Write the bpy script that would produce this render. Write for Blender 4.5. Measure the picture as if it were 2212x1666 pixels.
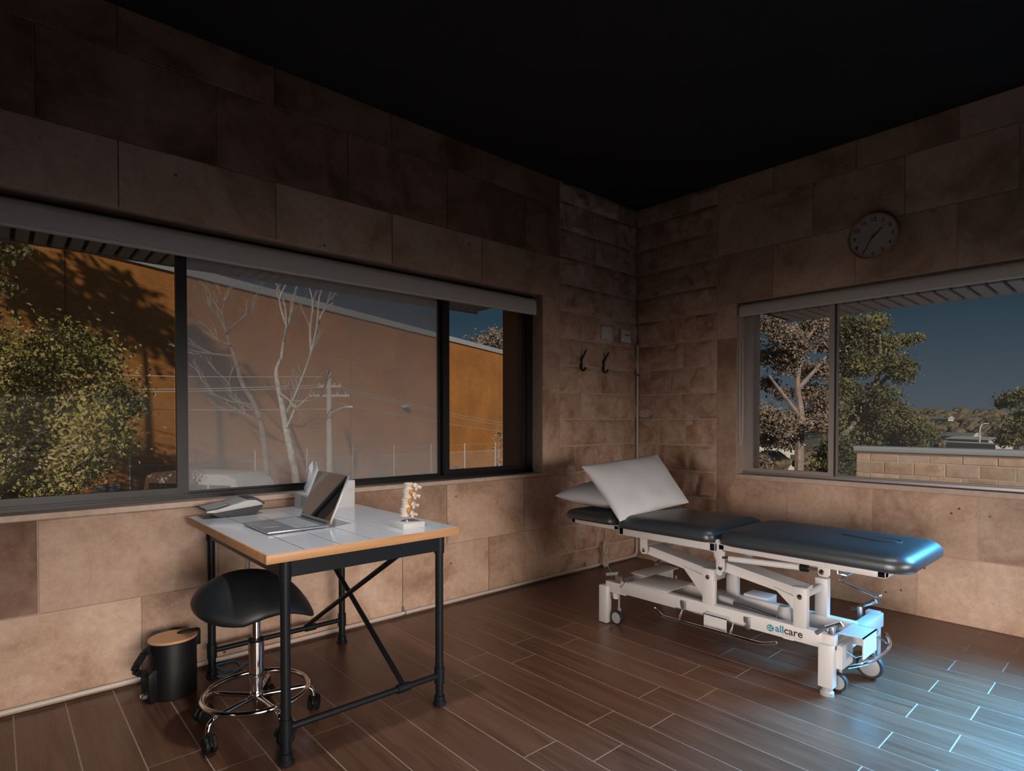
import bpy, bmesh, math, random
from mathutils import Vector, Matrix, noise
R = math.radians
for o in list(bpy.data.objects): bpy.data.objects.remove(o)
scene = bpy.context.scene
COL = scene.collection

# ---------------------------------------------------------------- camera
FPX, CX, CY, YAW, PITCH = 1259.3, 1106.0, 933.9, 0.844072, -0.0176234
CAM = Vector((-4.614, -3.3895, 1.3))
FW = Vector((math.cos(YAW)*math.cos(PITCH), math.sin(YAW)*math.cos(PITCH), math.sin(PITCH)))
RT = Vector((math.sin(YAW), -math.cos(YAW), 0)); UP = RT.cross(FW)
cam_data = bpy.data.cameras.new('camera'); cam = bpy.data.objects.new('camera', cam_data); COL.objects.link(cam)
cam.matrix_world = Matrix.Translation(CAM) @ Matrix((RT, UP, -FW)).transposed().to_4x4()
cam_data.sensor_width = 36; cam_data.lens = FPX/2212*36
cam_data.shift_y = (CY-833)/2212; cam_data.clip_start = 0.05; cam_data.clip_end = 2000
scene.camera = cam
# photo pixel -> point on a plane the thing touches (or at a distance along the view)
def ray(x, y): return FW*FPX + RT*(x-CX) - UP*(y-CY)
def onz(x, y, z=0.0): d = ray(x, y); return CAM + d*((z-CAM.z)/d.z)
def onY(x, y, Y=0.0): d = ray(x, y); return CAM + d*((Y-CAM.y)/d.y)
def onX(x, y, X=0.0): d = ray(x, y); return CAM + d*((X-CAM.x)/d.x)
def at(x, y, depth): return CAM + ray(x, y)*(depth/FPX)

# ---------------------------------------------------------------- world, sun, added fill lights, exposure
world = bpy.data.worlds.new('world'); scene.world = world; world.use_nodes = True
wn = world.node_tree.nodes; wl = world.node_tree.links; wn.clear()
tcw = wn.new('ShaderNodeTexCoord'); sep = wn.new('ShaderNodeSeparateXYZ'); wl.new(tcw.outputs['Generated'], sep.inputs[0])
rw = wn.new('ShaderNodeValToRGB'); el = rw.color_ramp.elements           # clear sky: pale at the horizon, deeper blue with height
for i, (p_, c_) in enumerate(((0.0, (.078, .094, .112)), (.06, (.056, .078, .098)), (.17, (.020, .044, .064)), (1.0, (.012, .034, .062)))):
    e_ = el[i] if i < 2 else el.new(p_)
    e_.position = p_; e_.color = (*c_, 1)
bg = wn.new('ShaderNodeBackground'); bg.inputs[1].default_value = 1.0
wo = wn.new('ShaderNodeOutputWorld'); wl.new(sep.outputs[2], rw.inputs[0]); wl.new(rw.outputs[0], bg.inputs[0]); wl.new(bg.outputs[0], wo.inputs[0])
sd = bpy.data.lights.new('sun', 'SUN'); sd.energy = 2.7; sd.angle = R(0.6); sd.color = (1.0, 0.9, 0.76)
sun = bpy.data.objects.new('sun', sd); COL.objects.link(sun)
sun.rotation_euler = Vector((0.587, 0.809, -0.42)).to_track_quat('-Z', 'Y').to_euler()
def area(name, loc, target, sx, sy, power, color, spread):
    d = bpy.data.lights.new(name, 'AREA'); d.shape = 'RECTANGLE'; d.size = sx; d.size_y = sy; d.energy = power; d.color = color; d.spread = R(spread)
    o = bpy.data.objects.new(name, d); COL.objects.link(o); o.location = loc
    o.rotation_euler = (Vector(target)-Vector(loc)).to_track_quat('-Z', 'Y').to_euler()
    return o
area('fill_back', (-3.0, -6.0, 1.05), (-2.6, 0, -0.10), 5.0, 1.2, 29, (1.0, 0.88, 0.79), 42)  # added fill light, narrow spread so the walls darken upwards
area('fill_side', (-7.1, -3.0, 1.05), (0, -1.6, -0.15), 4.4, 1.2, 29, (1.0, 0.88, 0.80), 38)  # added fill from the other unseen wall, shaped the same way
area('blue_floor_fill', (0.06, -3.85, 1.50), (-1.45, -3.10, 0.0), 1.2, 1.0, 80, (0.10, 0.50, 1.0), 42)  # added blue lamp, tints the floor in place of a sky reflection
vs = scene.view_settings
vs.view_transform = 'Standard'; vs.look = 'None'; vs.gamma = 1; vs.exposure = 0.0; vs.use_curve_mapping = False

# ---------------------------------------------------------------- materials
def newmat(name):
    m = bpy.data.materials.new(name); m.use_nodes = True
    n = m.node_tree.nodes; l = m.node_tree.links
    return m, n, l, n['Principled BSDF']
def mat(name, col, rough=0.5, metal=0.0, spec=0.5, vary=0.0, scale=8.0, bump=0.0, coat=0.0, objrand=0.0):
    m, n, l, p = newmat(name)
    p.inputs['Base Color'].default_value = (*col, 1); p.inputs['Roughness'].default_value = rough
    p.inputs['Metallic'].default_value = metal; p.inputs['Specular IOR Level'].default_value = spec; p.inputs['Coat Weight'].default_value = coat
    tc = n.new('ShaderNodeTexCoord'); nz = n.new('ShaderNodeTexNoise'); nz.inputs['Scale'].default_value = scale; nz.inputs['Detail'].default_value = 4
    l.new(tc.outputs['Object'], nz.inputs['Vector'])
    if vary or objrand:
        hs = n.new('ShaderNodeHueSaturation'); hs.inputs['Color'].default_value = (*col, 1)
        mr = n.new('ShaderNodeMapRange'); mr.inputs[1].default_value = .3; mr.inputs[2].default_value = .7
        mr.inputs[3].default_value = 1-vary; mr.inputs[4].default_value = 1+vary; l.new(nz.outputs[0], mr.inputs[0])
        if objrand:
            oi = n.new('ShaderNodeObjectInfo'); m2 = n.new('ShaderNodeMapRange'); m2.inputs[3].default_value = 1-objrand; m2.inputs[4].default_value = 1+objrand
            l.new(oi.outputs['Random'], m2.inputs[0]); mm = n.new('ShaderNodeMath'); mm.operation = 'MULTIPLY'
            l.new(mr.outputs[0], mm.inputs[0]); l.new(m2.outputs[0], mm.inputs[1]); l.new(mm.outputs[0], hs.inputs['Value'])
        else: l.new(mr.outputs[0], hs.inputs['Value'])
        l.new(hs.outputs[0], p.inputs['Base Color'])
    if bump:
        b = n.new('ShaderNodeBump'); b.inputs['Strength'].default_value = bump; b.inputs['Distance'].default_value = .01
        l.new(nz.outputs[0], b.inputs['Height']); l.new(b.outputs[0], p.inputs['Normal'])
    return m
def ramp(n, stops):
    r = n.new('ShaderNodeValToRGB'); e = r.color_ramp.elements
    while len(e) < len(stops): e.new(0.5)
    for i, (pos, c) in enumerate(stops): e[i].position = pos; e[i].color = (*c, 1)
    return r
def stone_mat(name, dark, mid, light, scale=2.2, bump=.25, pits=True):
    m, n, l, p = newmat(name); p.inputs['Roughness'].default_value = .62; p.inputs['Specular IOR Level'].default_value = .3
    tc = n.new('ShaderNodeTexCoord'); oi = n.new('ShaderNodeObjectInfo')
    off = n.new('ShaderNodeVectorMath'); off.operation = 'ADD'; sc = n.new('ShaderNodeVectorMath'); sc.operation = 'SCALE'; sc.inputs['Scale'].default_value = 37
    cmb = n.new('ShaderNodeCombineXYZ')
    for i in range(3): l.new(oi.outputs['Random'], cmb.inputs[i])
    l.new(cmb.outputs[0], sc.inputs[0]); l.new(tc.outputs['Object'], off.inputs[0]); l.new(sc.outputs[0], off.inputs[1])
    n1 = n.new('ShaderNodeTexNoise'); n1.inputs['Scale'].default_value = scale; n1.inputs['Detail'].default_value = 8; n1.inputs['Roughness'].default_value = .62; n1.inputs['Distortion'].default_value = .6
    l.new(off.outputs[0], n1.inputs['Vector'])
    r1 = ramp(n, [(.34, dark), (.47, mid), (.62, light)]); l.new(n1.outputs[0], r1.inputs[0])
    n2 = n.new('ShaderNodeTexNoise'); n2.inputs['Scale'].default_value = 26; n2.inputs['Detail'].default_value = 6; n2.inputs['Roughness'].default_value = .7; l.new(off.outputs[0], n2.inputs['Vector'])
    hs = n.new('ShaderNodeHueSaturation'); mr = n.new('ShaderNodeMapRange'); mr.inputs[1].default_value = .3; mr.inputs[2].default_value = .75; mr.inputs[3].default_value = .84; mr.inputs[4].default_value = 1.14
    l.new(n2.outputs[0], mr.inputs[0])
    m2 = n.new('ShaderNodeMapRange'); m2.inputs[3].default_value = .84; m2.inputs[4].default_value = 1.12; l.new(oi.outputs['Random'], m2.inputs[0])
    mm = n.new('ShaderNodeMath'); mm.operation = 'MULTIPLY'; l.new(mr.outputs[0], mm.inputs[0]); l.new(m2.outputs[0], mm.inputs[1]); l.new(mm.outputs[0], hs.inputs['Value'])
    l.new(r1.outputs[0], hs.inputs['Color'])
    col = hs.outputs[0]
    if pits:
        v = n.new('ShaderNodeTexVoronoi'); v.inputs['Scale'].default_value = 9; v.inputs['Randomness'].default_value = 1; l.new(off.outputs[0], v.inputs['Vector'])
        rp = ramp(n, [(.0, (0, 0, 0)), (.055, (0, 0, 0)), (.085, (1, 1, 1))]); l.new(v.outputs['Distance'], rp.inputs[0])
        n3 = n.new('ShaderNodeTexNoise'); n3.inputs['Scale'].default_value = 3.1; l.new(off.outputs[0], n3.inputs['Vector'])
        r3 = ramp(n, [(.52, (1, 1, 1)), (.58, (0, 0, 0))]); l.new(n3.outputs[0], r3.inputs[0])
        mx = n.new('ShaderNodeMath'); mx.operation = 'MAXIMUM'; l.new(rp.outputs[0], mx.inputs[0]); l.new(r3.outputs[0], mx.inputs[1])
        mix = n.new('ShaderNodeMix'); mix.data_type = 'RGBA'; l.new(mx.outputs[0], mix.inputs[0]); mix.inputs[6].default_value = (.10, .05, .03, 1); l.new(col, mix.inputs[7]); col = mix.outputs[2]
        # pale fossil flecks
        v2 = n.new('ShaderNodeTexNoise'); v2.inputs['Scale'].default_value = 60; v2.inputs['Detail'].default_value = 2; v2.inputs['Distortion'].default_value = 2.5; l.new(off.outputs[0], v2.inputs['Vector'])
        r4 = ramp(n, [(.66, (0, 0, 0)), (.72, (.5, .5, .5))]); l.new(v2.outputs[0], r4.inputs[0])
        mix2 = n.new('ShaderNodeMix'); mix2.data_type = 'RGBA'; l.new(r4.outputs[0], mix2.inputs[0]); l.new(col, mix2.inputs[6]); mix2.inputs[7].default_value = (*[min(1, c*1.35) for c in light], 1); col = mix2.outputs[2]
    l.new(col, p.inputs['Base Color'])
    b = n.new('ShaderNodeBump'); b.inputs['Strength'].default_value = bump; b.inputs['Distance'].default_value = .012
    l.new(n2.outputs[0], b.inputs['Height']); l.new(b.outputs[0], p.inputs['Normal'])
    return m
def wood_mat(name, dark, light, axis='Y', rough=.4, stretch=14, spec=.5, objoff=True, bumps=.15, fine=1.0):
    m, n, l, p = newmat(name); p.inputs['Specular IOR Level'].default_value = spec
    tc = n.new('ShaderNodeTexCoord'); oi = n.new('ShaderNodeObjectInfo'); mp = n.new('ShaderNodeMapping')
    s = {'X': (1, stretch, stretch), 'Y': (stretch, 1, stretch), 'Z': (stretch, stretch, 1)}[axis]; mp.inputs['Scale'].default_value = s
    add = n.new('ShaderNodeVectorMath'); add.operation = 'ADD'; cmb = n.new('ShaderNodeCombineXYZ'); ml = n.new('ShaderNodeMath'); ml.operation = 'MULTIPLY'; ml.inputs[1].default_value = 53
    l.new(oi.outputs['Random'], ml.inputs[0])
    for i in range(3): l.new(ml.outputs[0], cmb.inputs[i])
    l.new(tc.outputs['Object'], mp.inputs['Vector']); l.new(mp.outputs[0], add.inputs[0])
    if objoff: l.new(cmb.outputs[0], add.inputs[1])
    nz = n.new('ShaderNodeTexNoise'); nz.inputs['Scale'].default_value = 1.6*fine; nz.inputs['Detail'].default_value = 9; nz.inputs['Roughness'].default_value = .66; nz.inputs['Distortion'].default_value = 1.1
    l.new(add.outputs[0], nz.inputs['Vector'])
    r = ramp(n, [(.28, dark), (.5, [(a+b)/2 for a, b in zip(dark, light)]), (.74, light)]); l.new(nz.outputs[0], r.inputs[0])
    hs = n.new('ShaderNodeHueSaturation'); m2 = n.new('ShaderNodeMapRange'); m2.inputs[3].default_value = .86; m2.inputs[4].default_value = 1.14; l.new(oi.outputs['Random'], m2.inputs[0])
    l.new(m2.outputs[0], hs.inputs['Value']); l.new(r.outputs[0], hs.inputs['Color']); l.new(hs.outputs[0], p.inputs['Base Color'])
    mr = n.new('ShaderNodeMapRange'); mr.inputs[3].default_value = rough-.06; mr.inputs[4].default_value = rough+.08; l.new(nz.outputs[0], mr.inputs[0]); l.new(mr.outputs[0], p.inputs['Roughness'])
    b = n.new('ShaderNodeBump'); b.inputs['Strength'].default_value = bumps; b.inputs['Distance'].default_value = .004; l.new(nz.outputs[0], b.inputs['Height']); l.new(b.outputs[0], p.inputs['Normal'])
    return m
def glass_mat(name, tint=(1, 1, 1), haze=.05, gloss=.06):
    m = bpy.data.materials.new(name); m.use_nodes = True; n = m.node_tree.nodes; l = m.node_tree.links; n.clear()
    out = n.new('ShaderNodeOutputMaterial'); tr = n.new('ShaderNodeBsdfTransparent'); tr.inputs[0].default_value = (*tint, 1)
    df = n.new('ShaderNodeBsdfDiffuse'); df.inputs[0].default_value = (.50, .49, .49, 1); gl = n.new('ShaderNodeBsdfGlossy'); gl.inputs['Roughness'].default_value = .02; gl.inputs[0].default_value = (1, 1, 1, 1)
    tc = n.new('ShaderNodeTexCoord'); nz = n.new('ShaderNodeTexNoise'); nz.inputs['Scale'].default_value = 1.3; nz.inputs['Detail'].default_value = 5; l.new(tc.outputs['Object'], nz.inputs['Vector'])
    mr = n.new('ShaderNodeMapRange'); mr.inputs[1].default_value = .3; mr.inputs[2].default_value = .75; mr.inputs[3].default_value = haze*.8; mr.inputs[4].default_value = haze*1.2; l.new(nz.outputs[0], mr.inputs[0])
    m1 = n.new('ShaderNodeMixShader'); l.new(mr.outputs[0], m1.inputs[0]); l.new(tr.outputs[0], m1.inputs[1]); l.new(df.outputs[0], m1.inputs[2])
    m2 = n.new('ShaderNodeMixShader'); m2.inputs[0].default_value = gloss; l.new(m1.outputs[0], m2.inputs[1]); l.new(gl.outputs[0], m2.inputs[2]); l.new(m2.outputs[0], out.inputs[0])
    return m
def brick_mat(name, c1, c2, mortar, bw, bh, ms):
    m, n, l, p = newmat(name); p.inputs['Roughness'].default_value = .9; p.inputs['Specular IOR Level'].default_value = .1
    tc = n.new('ShaderNodeTexCoord'); uv = n.new('ShaderNodeUVMap')
    bt = n.new('ShaderNodeTexBrick'); bt.inputs['Color1'].default_value = (*c1, 1); bt.inputs['Color2'].default_value = (*c2, 1); bt.inputs['Mortar'].default_value = (*mortar, 1)
    bt.inputs['Scale'].default_value = 1; bt.inputs['Brick Width'].default_value = bw; bt.inputs['Row Height'].default_value = bh; bt.inputs['Mortar Size'].default_value = ms
    l.new(tc.outputs['UV'], bt.inputs['Vector'])
    nz = n.new('ShaderNodeTexNoise'); nz.inputs['Scale'].default_value = .35; nz.inputs['Detail'].default_value = 5; l.new(tc.outputs['UV'], nz.inputs['Vector'])
    hs = n.new('ShaderNodeHueSaturation'); mr = n.new('ShaderNodeMapRange'); mr.inputs[1].default_value = .3; mr.inputs[2].default_value = .7; mr.inputs[3].default_value = .82; mr.inputs[4].default_value = 1.15
    l.new(nz.outputs[0], mr.inputs[0]); l.new(mr.outputs[0], hs.inputs['Value']); l.new(bt.outputs[0], hs.inputs['Color']); l.new(hs.outputs[0], p.inputs['Base Color'])
    return m
def leaf_mat(name, c1, c2, c3):
    m, n, l, p = newmat(name); p.inputs['Roughness'].default_value = .6; p.inputs['Specular IOR Level'].default_value = .2
    tc = n.new('ShaderNodeTexCoord'); nz = n.new('ShaderNodeTexNoise'); nz.inputs['Scale'].default_value = 1.1; nz.inputs['Detail'].default_value = 5; nz.inputs['Roughness'].default_value = .7; l.new(tc.outputs['Object'], nz.inputs['Vector'])
    r = ramp(n, [(.34, c1), (.5, c2), (.66, c3)]); l.new(nz.outputs[0], r.inputs[0]); l.new(r.outputs[0], p.inputs['Base Color'])
    return m
M = {}
M['tile'] = stone_mat('travertine_tile', (.36, .215, .145), (.54, .355, .255), (.65, .46, .35))
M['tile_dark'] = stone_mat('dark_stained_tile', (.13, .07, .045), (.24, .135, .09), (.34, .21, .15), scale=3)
M['block'] = stone_mat('split_face_sandstone', (.40, .225, .14), (.56, .36, .255), (.67, .49, .38), scale=6, bump=1.0, pits=False)
M['reveal'] = stone_mat('smooth_sandstone', (.50, .36, .28), (.58, .43, .34), (.64, .49, .40), scale=1.5, bump=.1, pits=False)
M['mortar'] = mat('pale_mortar', (.62, .48, .40), .9, vary=.08, scale=20)
M['plank'] = wood_mat('wood_look_porcelain', (.066, .028, .017), (.175, .083, .050), 'Y', rough=.30, stretch=16, spec=.5, bumps=.22)
M['grout'] = mat('floor_grout', (.40, .29, .23), .8, vary=.1, scale=30)
M['ceiling'] = mat('ceiling_fade_dark', (.014, .014, .015), .9)  # near-black colour imitates the dark fade overhead
M['dark_wall'] = mat('bounce_cut_dark', (.05, .045, .042), .8)  # unseen walls coloured dark to cut bounced light
M['black_alu'] = mat('black_aluminium', (.012, .013, .014), .38, spec=.4)
M['grey_alu'] = mat('mushroom_aluminium', (.42, .36, .33), .38, metal=.25)
M['sill'] = mat('pale_sill', (.60, .56, .54), .28, vary=.05, spec=.6)
M['brown_clad'] = mat('brown_cladding', (.16, .085, .055), .6, vary=.1)
M['glass_l'] = glass_mat('hazed_window_glass', (.92, .93, .94), .40, .0006)  # room reflections on the pane painted in as diffuse haze
M['glass'] = glass_mat('hazy_window_glass', (.94, .96, .97), .05, .0006)
M['clear_glass'] = glass_mat('clear_window_glass', (.97, .98, .98), .010, .0006)
M['screen'] = glass_mat('insect_screen_mesh', (.82, .82, .82), .015, .0)
M['blind'] = mat('blind_fabric', (.60, .57, .54), .75, vary=.04, scale=60)
M['slat'] = mat('soffit_slat', (.55, .47, .42), .6, vary=.06)
M['soffit_gap'] = mat('soffit_shadow_gap', (.05, .04, .035), .9)
M['white_steel'] = mat('white_powder_coated_steel', (.62, .595, .58), .35, spec=.5)
M['vinyl'] = mat('black_vinyl', (.026, .032, .038), .38, spec=1.0, bump=.03, scale=180)
M['seat_vinyl'] = mat('satin_black_vinyl', (.010, .013, .017), .48, spec=.6, bump=.02, scale=180)
M['chrome'] = mat('chrome', (.82, .83, .85), .10, metal=1)
M['steel'] = mat('brushed_steel', (.40, .40, .42), .42, metal=1)
M['rubber'] = mat('dark_rubber', (.02, .02, .022), .6)
M['grey_plastic'] = mat('grey_plastic', (.35, .35, .36), .45)
M['white_plastic'] = mat('white_plastic', (.68, .67, .65), .4)
M['black_metal'] = mat('matt_black_pipe', (.008, .010, .013), .42, spec=.3)
M['black_plastic'] = mat('black_plastic', (.006, .007, .008), .5, spec=.25)
M['table_white'] = mat('glossy_white_laminate', (.76, .77, .80), .14, spec=.6, vary=.02)
M['pine'] = wood_mat('pine_edge', (.50, .23, .09), (.72, .40, .19), 'X', rough=.4, stretch=10)
M['bamboo'] = wood_mat('bamboo_lid', (.50, .24, .12), (.66, .36, .20), 'X', rough=.4, stretch=18)
M['cloth'] = mat('white_pillowcase', (.66, .66, .685), .9, vary=.03, scale=5, bump=.25, spec=.2)
M['alu'] = mat('laptop_aluminium', (.62, .64, .67), .32, metal=.8)
M['lcd'] = mat('glossy_dark_screen', (.012, .012, .014), .03, spec=1.0)
M['lcd'].node_tree.nodes['Principled BSDF'].inputs['IOR'].default_value = 3.2
M['key'] = mat('keyboard_keys', (.45, .47, .50), .5)
M['dark_grey'] = mat('dark_grey_plastic', (.07, .068, .075), .5)
M['light_grey'] = mat('light_grey_plastic', (.60, .59, .58), .4)
M['teal_screen'] = mat('phone_display', (.42, .50, .51), .15)
M['bone'] = mat('bone_resin', (.80, .67, .55), .5, vary=.05, scale=30)
M['orange'] = mat('orange_nerve', (.72, .29, .03), .45)
M['paper'] = mat('white_card', (.74, .72, .71), .7)
M['tissue'] = mat('tissue_paper', (.82, .83, .84), .9)
M['green_print'] = mat('pale_green_print', (.44, .52, .44), .7)
M['teal_ink'] = mat('teal_ink', (.01, .22, .30), .4)
M['dark_ink'] = mat('dark_ink', (.035, .03, .03), .4)
M['grey_ink'] = mat('grey_ink', (.35, .33, .32), .5)
M['blue_cable'] = mat('blue_cable', (.02, .20, .33), .4)
M['cord'] = mat('pale_cord', (.66, .58, .50), .5)
M['pvc'] = mat('pvc_conduit', (.60, .53, .47), .4)
M['clock_wood'] = wood_mat('clock_rim_wood', (.34, .17, .08), (.5, .28, .14), 'Z', stretch=8)
M['clock_face'] = mat('clock_face', (.50, .45, .42), .5)
M['brick'] = brick_mat('orange_brick', (.62, .245, .062), (.50, .185, .045), (.46, .23, .10), .24, .086, .008)
M['joint'] = mat('expansion_joint', (.16, .08, .04), .9)
M['cap'] = mat('roof_capping', (.50, .52, .54), .5, vary=.05, scale=2)
M['vent'] = mat('vent_grille', (.18, .17, .17), .6)
M['bark_white'] = mat('pale_bark', (.60, .54, .49), .9, vary=.3, scale=5)
M['bark_brown'] = mat('brown_bark', (.30, .23, .20), .9, vary=.3, scale=5)
M['bark_twig'] = mat('twig_bark', (.45, .37, .34), .9)
M['leaf_green'] = leaf_mat('yellow_green_leaves', (.10, .11, .03), (.42, .36, .11), (.66, .50, .25))
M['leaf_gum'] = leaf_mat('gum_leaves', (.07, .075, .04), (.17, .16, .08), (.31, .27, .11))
M['leaf_pink'] = leaf_mat('dry_pinkish_leaves', (.12, .095, .07), (.30, .225, .175), (.40, .31, .24))
M['leaf_far'] = leaf_mat('distant_foliage', (.085, .08, .045), (.18, .14, .085), (.27, .20, .14))
M['pole'] = mat('weathered_timber_pole', (.52, .46, .42), .9, vary=.2, scale=4)
M['wire'] = mat('power_cable', (.55, .53, .52), .6)
M['galv'] = mat('galvanised_steel', (.55, .55, .56), .5, metal=.3)
M['van'] = mat('silver_van_paint', (.85, .86, .88), .3, metal=.2)
M['van_glass'] = mat('van_glass', (.07, .11, .15), .1)
M['ground'] = mat('asphalt_and_grass', (.14, .13, .11), .95, vary=.25, scale=.3)
M['ext_block'] = stone_mat('parapet_block', (.52, .31, .20), (.64, .43, .31), (.70, .51, .41), scale=3, bump=.2, pits=False)
M['house_white'] = mat('white_render', (.60, .56, .53), .8, vary=.06)
M['house_roof'] = mat('pale_metal_roof', (.50, .49, .48), .6)
M['house_tile'] = mat('terracotta_roof', (.38, .22, .16), .8)
M['house_dark'] = mat('dark_opening', (.05, .05, .055), .4)

# ---------------------------------------------------------------- helpers
def link(o, parent=None):
    COL.objects.link(o)
    if parent is not None:
        o.parent = parent
        if parent.type == 'EMPTY': o.matrix_parent_inverse = Matrix.Translation(-Vector(parent.location))
    return o
def thing(name, label, cat, loc=(0, 0, 0), group=None, kind=None):
    o = bpy.data.objects.new(name, None); COL.objects.link(o); o.location = loc; o.empty_display_size = .1
    tag(o, label, cat, group, kind); return o
def tag(o, label=None, cat=None, group=None, kind=None):
    if label: o['label'] = label
    if cat: o['category'] = cat
    if group: o['group'] = group
    if kind: o['kind'] = kind
    return o
class B:
    def __init__(s): s.bm = bmesh.new()
    def box(s, x0, x1, y0, y1, z0, z1, bev=0, seg=2, M4=None):
        if x0 > x1: x0, x1 = x1, x0
        if y0 > y1: y0, y1 = y1, y0
        if z0 > z1: z0, z1 = z1, z0
        r = bmesh.ops.create_cube(s.bm, size=1); vs = r['verts']
        for v in vs: v.co = Vector((x0+(v.co.x+.5)*(x1-x0), y0+(v.co.y+.5)*(y1-y0), z0+(v.co.z+.5)*(z1-z0)))
        if M4 is not None:
            for v in vs: v.co = M4 @ v.co
        if bev:
            es = list({e for v in vs for e in v.link_edges})
            bmesh.ops.bevel(s.bm, geom=es, offset=bev, segments=seg, affect='EDGES', profile=.5)
        return s
    def beam(s, p0, p1, w, h, up=(0, 0, 1), bev=0):           # rectangular bar from p0 to p1
        p0, p1 = Vector(p0), Vector(p1); d = p1-p0; L = d.length; z = d.normalized(); x = Vector(up).cross(z)
        if x.length < 1e-5: x = Vector((1, 0, 0))
        x.normalize(); y = z.cross(x)
        m = Matrix((x, y, z)).transposed().to_4x4(); m.translation = p0
        return s.box(-w/2, w/2, -h/2, h/2, 0, L, bev, M4=m)
    def tube(s, pts, r, seg=10, caps=True, closed=False):
        pts = [Vector(p) for p in pts]; n = len(pts); rs = r if isinstance(r, (list, tuple)) else [r]*n
        rings = []; prev = None
        for i in range(n):
            if closed: t = pts[(i+1) % n]-pts[i-1]
            else: t = pts[min(i+1, n-1)]-pts[max(i-1, 0)]
            t.normalize()
            if prev is None:
                a = Vector((0, 0, 1)) if abs(t.z) < .9 else Vector((1, 0, 0)); u = t.cross(a).normalized()
            else:
                u = (prev-t*prev.dot(t)).normalized()
            prev = u; w = t.cross(u)
            rings.append([s.bm.verts.new(pts[i]+(u*math.cos(2*math.pi*k/seg)+w*math.sin(2*math.pi*k/seg))*rs[i]) for k in range(seg)])
        rng = range(n) if closed else range(n-1)
        for i in rng:
            a, b = rings[i], rings[(i+1) % n]
            for k in range(seg): s.bm.faces.new((a[k], a[(k+1) % seg], b[(k+1) % seg], b[k]))
        if caps and not closed:
            s.bm.faces.new(rings[0][::-1]); s.bm.faces.new(rings[-1])
        return s
    def cyl(s, p0, p1, r0, r1=None, seg=18): return s.tube([p0, p1], [r0, r0 if r1 is None else r1], seg)
    def lathe(s, prof, c=(0, 0, 0), seg=28, M4=None, sx=1, sy=1, caps=True):
        c = Vector(c); rings = []
        for r, z in prof:
            if r < 1e-6: rings.append([s.bm.verts.new(Vector((0, 0, z)))])
            else: rings.append([s.bm.verts.new(Vector((r*sx*math.cos(2*math.pi*k/seg), r*sy*math.sin(2*math.pi*k/seg), z))) for k in range(seg)])
        for a, b in zip(rings, rings[1:]):
            for k in range(seg):
                k2 = (k+1) % seg
                f = [a[k % len(a)], a[k2 % len(a)], b[k2 % len(b)], b[k % len(b)]]
                f = list(dict.fromkeys(f))
                if len(f) > 2: s.bm.faces.new(f)
        if caps and len(rings[0]) > 1: s.bm.faces.new(rings[0][::-1])
        if caps and len(rings[-1]) > 1: s.bm.faces.new(rings[-1])
        for ring in rings:
            for v in ring: v.co = (M4 @ v.co if M4 is not None else v.co)+c
        return s
    def prism(s, poly, h, M4=None, bev=0):
        a = [s.bm.verts.new(Vector((p[0], p[1], 0))) for p in poly]; b = [s.bm.verts.new(Vector((p[0], p[1], h))) for p in poly]
        n = len(poly); s.bm.faces.new(a[::-1]); s.bm.faces.new(b)
        for i in range(n): s.bm.faces.new((a[i], a[(i+1) % n], b[(i+1) % n], b[i]))
        if M4 is not None:
            for v in a+b: v.co = M4 @ v.co
        if bev:
            es = list({e for v in a+b for e in v.link_edges}); bmesh.ops.bevel(s.bm, geom=es, offset=bev, segments=2, affect='EDGES', profile=.5)
        return s
    def ball(s, c, r, seg=14, M4=None):
        r = r if isinstance(r, (tuple, list)) else (r, r, r)
        q = bmesh.ops.create_uvsphere(s.bm, u_segments=seg, v_segments=max(6, seg//2+2), radius=1)
        for v in q['verts']:
            v.co = Vector((v.co.x*r[0], v.co.y*r[1], v.co.z*r[2]))
            if M4 is not None: v.co = M4 @ v.co
            v.co += Vector(c)
        return s
    def done(s, name, m, parent=None, smooth=35):
        bmesh.ops.recalc_face_normals(s.bm, faces=s.bm.faces)
        me = bpy.data.meshes.new(name); s.bm.to_mesh(me); s.bm.free()
        me.materials.append(M[m] if isinstance(m, str) else m)
        if smooth:
            me.shade_smooth(); me.set_sharp_from_angle(angle=R(smooth))
        return link(bpy.data.objects.new(name, me), parent)
# basis maps for prisms: profile plane -> world
def M_yz(x0): return Matrix(((0, 0, 1, x0), (1, 0, 0, 0), (0, 1, 0, 0), (0, 0, 0, 1)))     # poly (Y,Z) extruded along +X
def M_xz(y0): return Matrix(((1, 0, 0, 0), (0, 0, 1, y0), (0, 1, 0, 0), (0, 0, 0, 1)))     # poly (X,Z) extruded along +Y
def smoothpath(pts, n=6):
    pts = [Vector(p) for p in pts]; out = []
    P = [pts[0]]+pts+[pts[-1]]
    for i in range(1, len(P)-2):
        for k in range(n):
            t = k/n; a, b, c, d = P[i-1], P[i], P[i+1], P[i+2]
            out.append(.5*((2*b)+(c-a)*t+(2*a-5*b+4*c-d)*t*t+(3*b-a-3*c+d)*t**3))
    out.append(pts[-1]); return out
def text_mesh(txt, size, M4, m, parent, name, ext=.0008):
    cu = bpy.data.curves.new(name, 'FONT'); cu.body = txt; cu.size = size; cu.extrude = ext; cu.align_x = 'CENTER'; cu.align_y = 'CENTER'; cu.resolution_u = 4; cu.offset = .018*size if name == 'lettering' else 0
    to = bpy.data.objects.new(name, cu); COL.objects.link(to); bpy.context.view_layer.update()
    me = bpy.data.meshes.new_from_object(to.evaluated_get(bpy.context.evaluated_depsgraph_get())); bpy.data.objects.remove(to)
    me.transform(M4); me.materials.clear(); me.materials.append(M[m]); me.name = name
    return link(bpy.data.objects.new(name, me), parent)
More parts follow.
